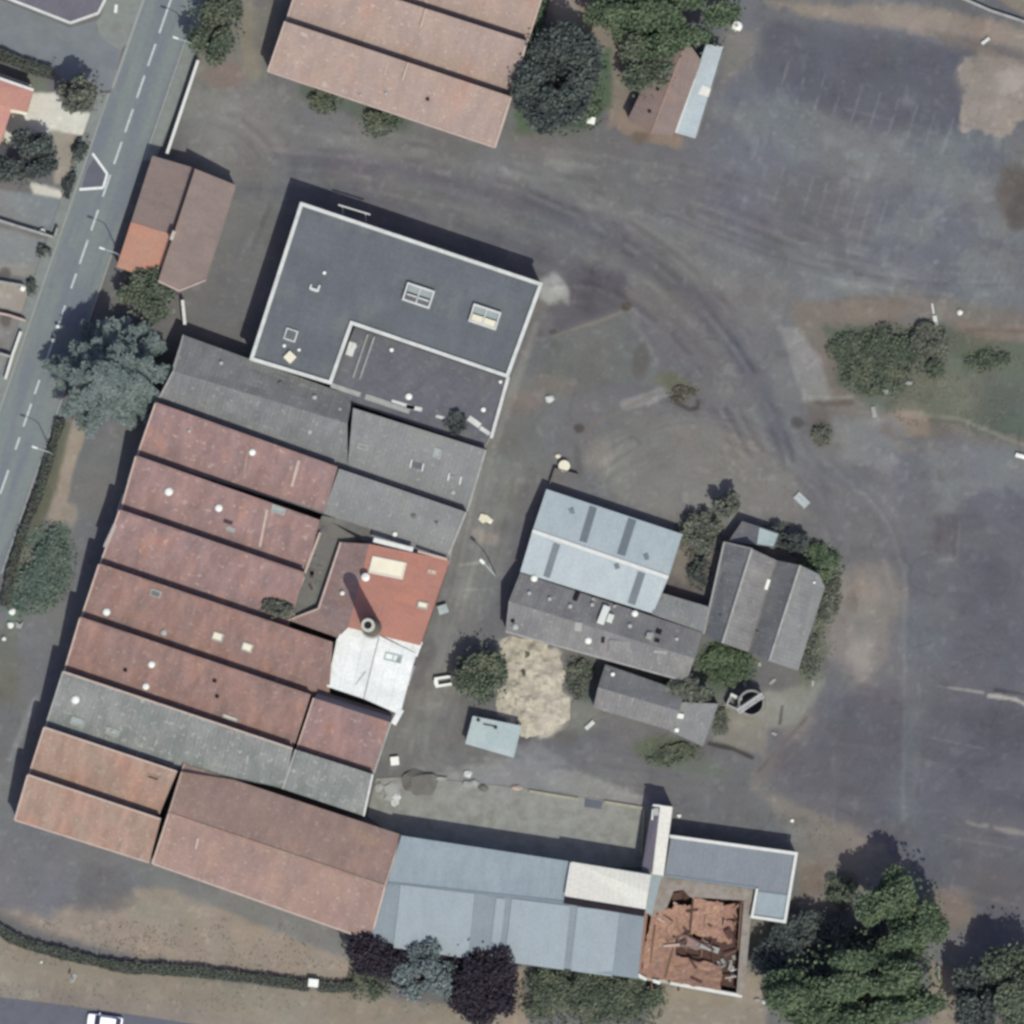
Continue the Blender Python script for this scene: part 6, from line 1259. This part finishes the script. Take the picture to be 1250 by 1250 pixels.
t = thing('water_tank', 'round white tank by the trees at the car park corner', 'tank', gz(900, 32)); b = MB(); b.lathe(gz(900, 32), [(.62, -.05), (.68, .1), (.68, .75), (.55, 1.0), (.2, 1.12), (.2, 1.2), (.0001, 1.22)], 20); b.build('shell', 'white_plastic', t); b = MB(); b.lathe(gz(900, 32, 1.2), [(.22, 0), (.22, .08), (.0001, .1)], 12); b.build('lid', 'grey_vent', t)
def crate(name, label, cat, px, py, sx, sy, sz, mt, rz=0., lid='grey_cap', z=0):
    t = thing(name, label, cat, gz(px, py, z)); b = MB(); b.box(gz(px, py, sz / 2 + z), sx, sy, sz, rz); b.build('body', mt, t)
    b = MB(); b.box(gz(px, py, sz + .04 + z), sx + .08, sy + .08, .09, rz); b.build('lid', lid, t); return t
crate('storage_box', 'small white box on the lawn edge below the big dark tree', 'box', 722, 147, .9, .8, .6, 'white_plastic', -.2, 'white_plastic')
crate('utility_cabinet', 'white utility cabinet standing in the gap of the long south hedge', 'cabinet', 383, 1200, 1.15, .9, 1.3, 'white_plastic', -.1, 'white_plastic')
crate('storage_box', 'white box at the east foot of the small factory bays', 'box', 482, 929, .95, .95, .6, 'white_plastic', .1, 'white_plastic')
crate('storage_box', 'pale square box beside the orange tiled boiler house', 'box', 541, 744, 1.1, 1.0, .8, 'grey_cap', .3, 'mint_metal')
lump('rubble_block', 'pale broken block in the alley beside the office block', 'rubble', 671, 487, 1.2, .9, .5, 'parapet_cap', 3)
t = thing('cable_reel', 'cream round drum near the north corner of the ice blue workshop', 'drum', gz(689, 569)); b = MB(); b.lathe(gz(689, 569), [(.7, 0), (.7, .12), (.3, .13), (.3, .75), (.7, .76), (.7, .88), (.0001, .9)], 20); b.build('spool', 'cream_glass', t)
lump('sack', 'small cream sack next to the round cream drum', 'sack', 681, 557, .7, .6, .4, 'cream_glass', 2)
lump('sack', 'white round sack on the dirt at the north edge of the eastern meadow', 'sack', 1172, 382, .75, .75, .6, 'white_plastic', 2)
b = MB(); b.bar(gz(1138, 371, .12), gz(1140, 384, .12), .22, .2); b.bar(gz(1141, 386, .15), gz(1143, 398, .15), .5, .24); single('fallen_post', 'white fallen post lying at the north edge of the meadow', 'post', b, 'parapet_cap')
b = MB(); b.bar(gz(1199, 54, .2), gz(1208, 47, .2), .4, .3); b.bar(gz(1200, 53, .38), gz(1207, 48, .38), .2, .08); single('concrete_block', 'short white bar on the tan strip in the north east', 'block', b, 'parapet_cap')
b = MB(); b.bar(gz(1240, 556, .3), gz(1262, 562, .3), .5, .5); b.bar(gz(1242, 556.5, .58), gz(1260, 561.5, .58), .3, .08); single('concrete_block', 'white block cut by the east edge below the meadow', 'block', b, 'white_plastic')
b = MB(); b.bar(gz(1066, 497, .1), gz(1068, 510, .1), .5, .18); single('plank', 'pale plank on the southern edge of the dark thicket', 'plank', b, 'grey_cap')
lump('rubble_block', 'pale lump of rubble in the thicket on the meadow', 'rubble', 1082, 478, 1.0, .7, .6, 'grey_cap', 5); lump('rubble_block', 'small pale lump of rubble between thicket and white post', 'rubble', 1110, 468, .9, .5, .5, 'grey_cap', 6)
for i, (x, y, s_, lab) in enumerate(((14, 746, .9, 'northern white sack on the bank below the green shrubs'), (12, 762, .85, 'white sack leaning on the crumpled white sheet on the bank'), (4, 779, .6, 'small white sack at the west edge of the bank'))): lump('sack', lab, 'sack', x, y, s_, s_, .6, 'white_plastic', i, group='sacks on the bank')
b = MB(); b.slab([gz(x, y, z) for x, y, z in ((18, 758, .3), (24, 762, .45), (28, 757, .25), (25, 767, .3), (19, 766, .4))], .08); single('sheet', 'crumpled pale sheet beside the white sacks on the bank', 'sheet', b, 'grey_cap')
b = MB(); b.lathe(gz(51, 282), [(.3, 0), (.4, .55), (.34, .56), (.3, .45), (.0001, .45)], 14); single('flower_pot', 'larger white pot on the garden wall line west of the road', 'pot', b, 'white_plastic'); b = MB(); b.lathe(gz(42, 280), [(.22, 0), (.3, .4), (.25, .41), (.2, .35), (.0001, .35)], 14); single('flower_pot', 'smaller grey pot next to the white pot west of the road', 'pot', b, 'grey_vent')
b = MB(); b.lathe(gz(27, 351), [(.2, 0), (.22, .3), (.38, .5), (.4, .75), (.25, 1.0), (.0001, 1.05)], 16); single('garden_ball', 'white ball ornament at the gate of the beige yard', 'ornament', b, 'white_plastic')
def bollard():
    t = thing('bollard', 'bollard', 'bollard', (0, 0, 0), 'white bollards beside the cedar'); b = MB(); b.lathe((0, 0, -.05), [(.16, 0), (.14, .9)], 12); b.build('post', 'lamp_grey', t); b = MB(); b.lathe((0, 0, .85), [(.2, 0), (.24, .1), (.2, .2), (.0001, .26)], 12); b.build('cap', 'white_plastic', t); return t
b0 = bollard()
for i, (x, y, lab) in enumerate(((70, 398, 'white bollard at the road edge west of the cedar, the northern one'), (65, 415, 'white bollard at the road edge west of the cedar, the southern one'))):
    o = b0 if i == 0 else copy_tree(b0); o.location = gz(x, y); o['label'] = lab
sp = thing('sign_post', 'small dark sign on a pale concrete foot in the south verge', 'sign', gz(89, 1196)); b = MB(); b.bar(gz(92, 1189, .06), gz(86, 1199, .06), .5, .16); b.build('foot', 'grey_cap', sp); b = MB(); b.tube([gz(89, 1195, 0), gz(89, 1195, 1.9)], .04, 8); b.build('post', 'steel', sp); b = MB(); b.box(gz(89, 1195, 2.0), .6, .05, .55, 1.2); b.build('panel', 'timber_dark', sp)
lump('stone', 'tiny pale stone on the south verge west of the small sign', 'stone', 50, 1174, .4, .4, .25, 'parapet_cap', 1)
b = MB(); b.bar(gz(1145, 1180, .4), gz(1147, 1200, .4), .25, .8); single('gate_post', 'pale post beside the sandy gap between the two eastern trees', 'post', b, 'grey_cap')
lump('rubble_block', 'white block at the south east foot of the ruin', 'rubble', 934, 1223, .9, .6, .5, 'parapet_cap', 4); lump('rubble_block', 'pale block south of the ruin, west of the white block', 'rubble', 924, 1220, .8, .4, .4, 'grey_cap', 8)
lump('rubble_block', 'white lump north of the zinc roof near the narrow tower', 'rubble', 829, 996, .6, .5, .4, 'white_plastic', 4); lump('rubble_block', 'small white lump north east of the zinc roof', 'rubble', 967, 1002, .5, .5, .3, 'white_plastic', 9)
for i, (x, y, sx, sy, lab) in enumerate(((927, 811, .8, .7, 'pale lump at the south gable of the twin gabled shed'), (943, 832, 1.3, .6, 'pale slab lump between the twin gabled shed and the round tank'), (992, 834, 1.2, .5, 'white lump at the east side of the pale ground by the tank'), (909, 836, 1.0, .5, 'grey lump just north of the round tank'), (945, 896, 1.1, .5, 'pale lump south east of the round tank'))): lump('rubble_block', lab, 'rubble', x, y, sx * .75, sy * .8, .3, 'grey_cap', i, rz=i * .7, cham=.5)
b = MB(); b.bar(gz(715, 890, .2), gz(725, 881, .2), .5, .3); b.bar(gz(716, 889, .38), gz(724, 882, .38), .2, .06); single('plank', 'pale plank bundle in the yard south of the sandy heap', 'plank', b, 'parapet_cap')
# white open skip
sk_ = thing('skip_container', 'small white open container beside the round green tree', 'container', gz(541, 832)); a_ = math.radians(9); du_ = Vector((math.cos(a_), math.sin(a_), 0)); dv_ = Vector((-math.sin(a_), math.cos(a_), 0)); c0 = gz(541, 832)
b = MB()
for s_ in (-1, 1): b.bar(c0 + dv_ * s_ * .46 - du_ * 1.0 + UP * .45, c0 + dv_ * s_ * .46 + du_ * 1.0 + UP * .45, .3, .9)
b.bar(c0 - du_ * .85 - dv_ * .31 + UP * .447, c0 - du_ * .85 + dv_ * .31 + UP * .447, .5, .9); b.build('shell', 'white_plastic', sk_); b = MB(); b.box(c0 + UP * .1, 1.4, .6, .2, a_); b.build('floor', 'concrete_dark', sk_)
# pallet stack
pt = thing('pallet', 'pale blue grey pallet lying on the yard east of the lean-to store', 'pallet', gz(979, 611)); a_ = math.radians(-45); c0 = gz(979, 611)
du_ = Vector((math.cos(a_), math.sin(a_), 0)); dv_ = Vector((-math.sin(a_), math.cos(a_), 0))
for k in range(6): b = MB(); o = c0 + dv_ * (-.45 + k * .18) + UP * .3; b.bar(o - du_ * .95, o + du_ * .95, .15, .06); b.build('board', random.choice(['mint_metal', 'lamp_grey', 'lamp_grey']), pt)
for k in (-.85, 0, .85): b = MB(); o = c0 + du_ * k + UP * .13; b.bar(o - dv_ * .5, o + dv_ * .5, .14, .26); b.build('bearer', 'timber', pt)
b = MB(); b.slab([gz(x, y, z) for x, y, z in ((584, 634, .2), (587, 627, .35), (595, 629, .3), (602, 635, .3), (599, 640, .2), (594, 637, .45), (589, 639, .2))], .1); single('sheet', 'cream broken sheet lying in the alley beside the grey warehouse', 'sheet', b, 'cream_glass')
for i, (x, y, sx, sy, mt, lab) in enumerate(((478, 968, 2.2, 2.4, 'grey_cap', 'largest pale rubble heap in the west corner of the concrete yard'), (482, 976, 1.3, 1.6, 'parapet_cap', 'whitest rubble in the west corner of the concrete yard'), (463, 960, 1.0, 1.4, 'grey_cap', 'rubble against the grey bay at the concrete yard'), (571, 945, 1.1, .9, 'parapet_cap', 'white rubble on the north edge of the concrete yard'), (576, 957, 2.0, 1.0, 'grey_cap', 'pale rubble just south of the white rubble on the yard edge'), (538, 950, 1.6, .5, 'grey_cap', 'long pale rubble strip on the north edge of the concrete yard'), (630, 962, 1.4, .7, 'pink_trim', 'pinkish rubble on the north edge of the concrete yard'), (590, 962, 1.2, .9, 'concrete_dark', 'dark rubble between the pale and the pinkish rubble'))): lump('rubble_heap', lab, 'rubble', x, y, sx, sy, .45, mt, i, cham=.5)
lump('soil_heap', 'brown grey soil heap in the north west of the concrete yard', 'heap', 512, 955, 4.0, 3.4, .7, 'felt_gutter', 3, cham=.45)
# sandy rubble mound
plainmat('sand_rubble', alb(182, 174, 160), .22, 1.4, .95, stain=alb(152, 143, 136))
N = 44; bm = bmesh.new(); vv = []
for j in range(N):
    for i in range(N):
        x, y = 596 + i * 100 / (N - 1), 774 + j * 134 / (N - 1); ex, ey = (x - (650 - (y - 838) * -.06)) / 44, (y - 840) / 60
        f = max(0.0, 1 - (abs(ex) ** 3 + abs(ey) ** 3) + 1.5 * (float(fbm(np.array(x), np.array(y), 26, 15, 4)) - .52)); h = (min(f, 1.2) ** .5) * .5 - .14
        h += (float(vnoise(np.array(x), np.array(y), 9, 5)) - .5) * .5 * f + (float(vnoise(np.array(x), np.array(y), 4, 6)) - .5) * .3 * f
        vv.append(bm.verts.new(gz(x, y, h)))
for j in range(N - 1):
    for i in range(N - 1): bm.faces.new([vv[j * N + i], vv[(j + 1) * N + i], vv[(j + 1) * N + i + 1], vv[j * N + i + 1]])
me_ = bpy.data.meshes.new('sand_heap'); bm.to_mesh(me_); bm.free(); me_.materials.append(MATS['sand_rubble']); o = bpy.data.objects.new('sand_heap', me_); COL.objects.link(o); tag(o, 'broad sandy rubble heap south of the long grey gabled building', 'heap')
for i, (x, y, s_, mt) in enumerate(((644, 800, .6, 'leaf_olive'), (639, 822, .6, 'leaf_olive'), (633, 885, .5, 'leaf_olive'))): shrub(('tiny weed tuft high on the sandy heap', 'tiny weed tuft in the middle of the sandy heap', 'tiny weed tuft at the foot of the sandy heap by the carport')[i], x, y, s_ * .7, s_ * .7, 1.0, mt, 0, 4, size=.1)
b = MB(); b.bar(gz(672, 590, .5), gz(678, 572, .5), .12, 1.0); b.bar(gz(678, 572, .497), gz(706, 580, .497), .12, 1.0); single('shadow_line_bar', 'added dark bar for shadow lines at the north end of the ice blue workshop', 'shadow stand-in', b, 'concrete_dark')  # added dark bars trace shadow lines on the yard
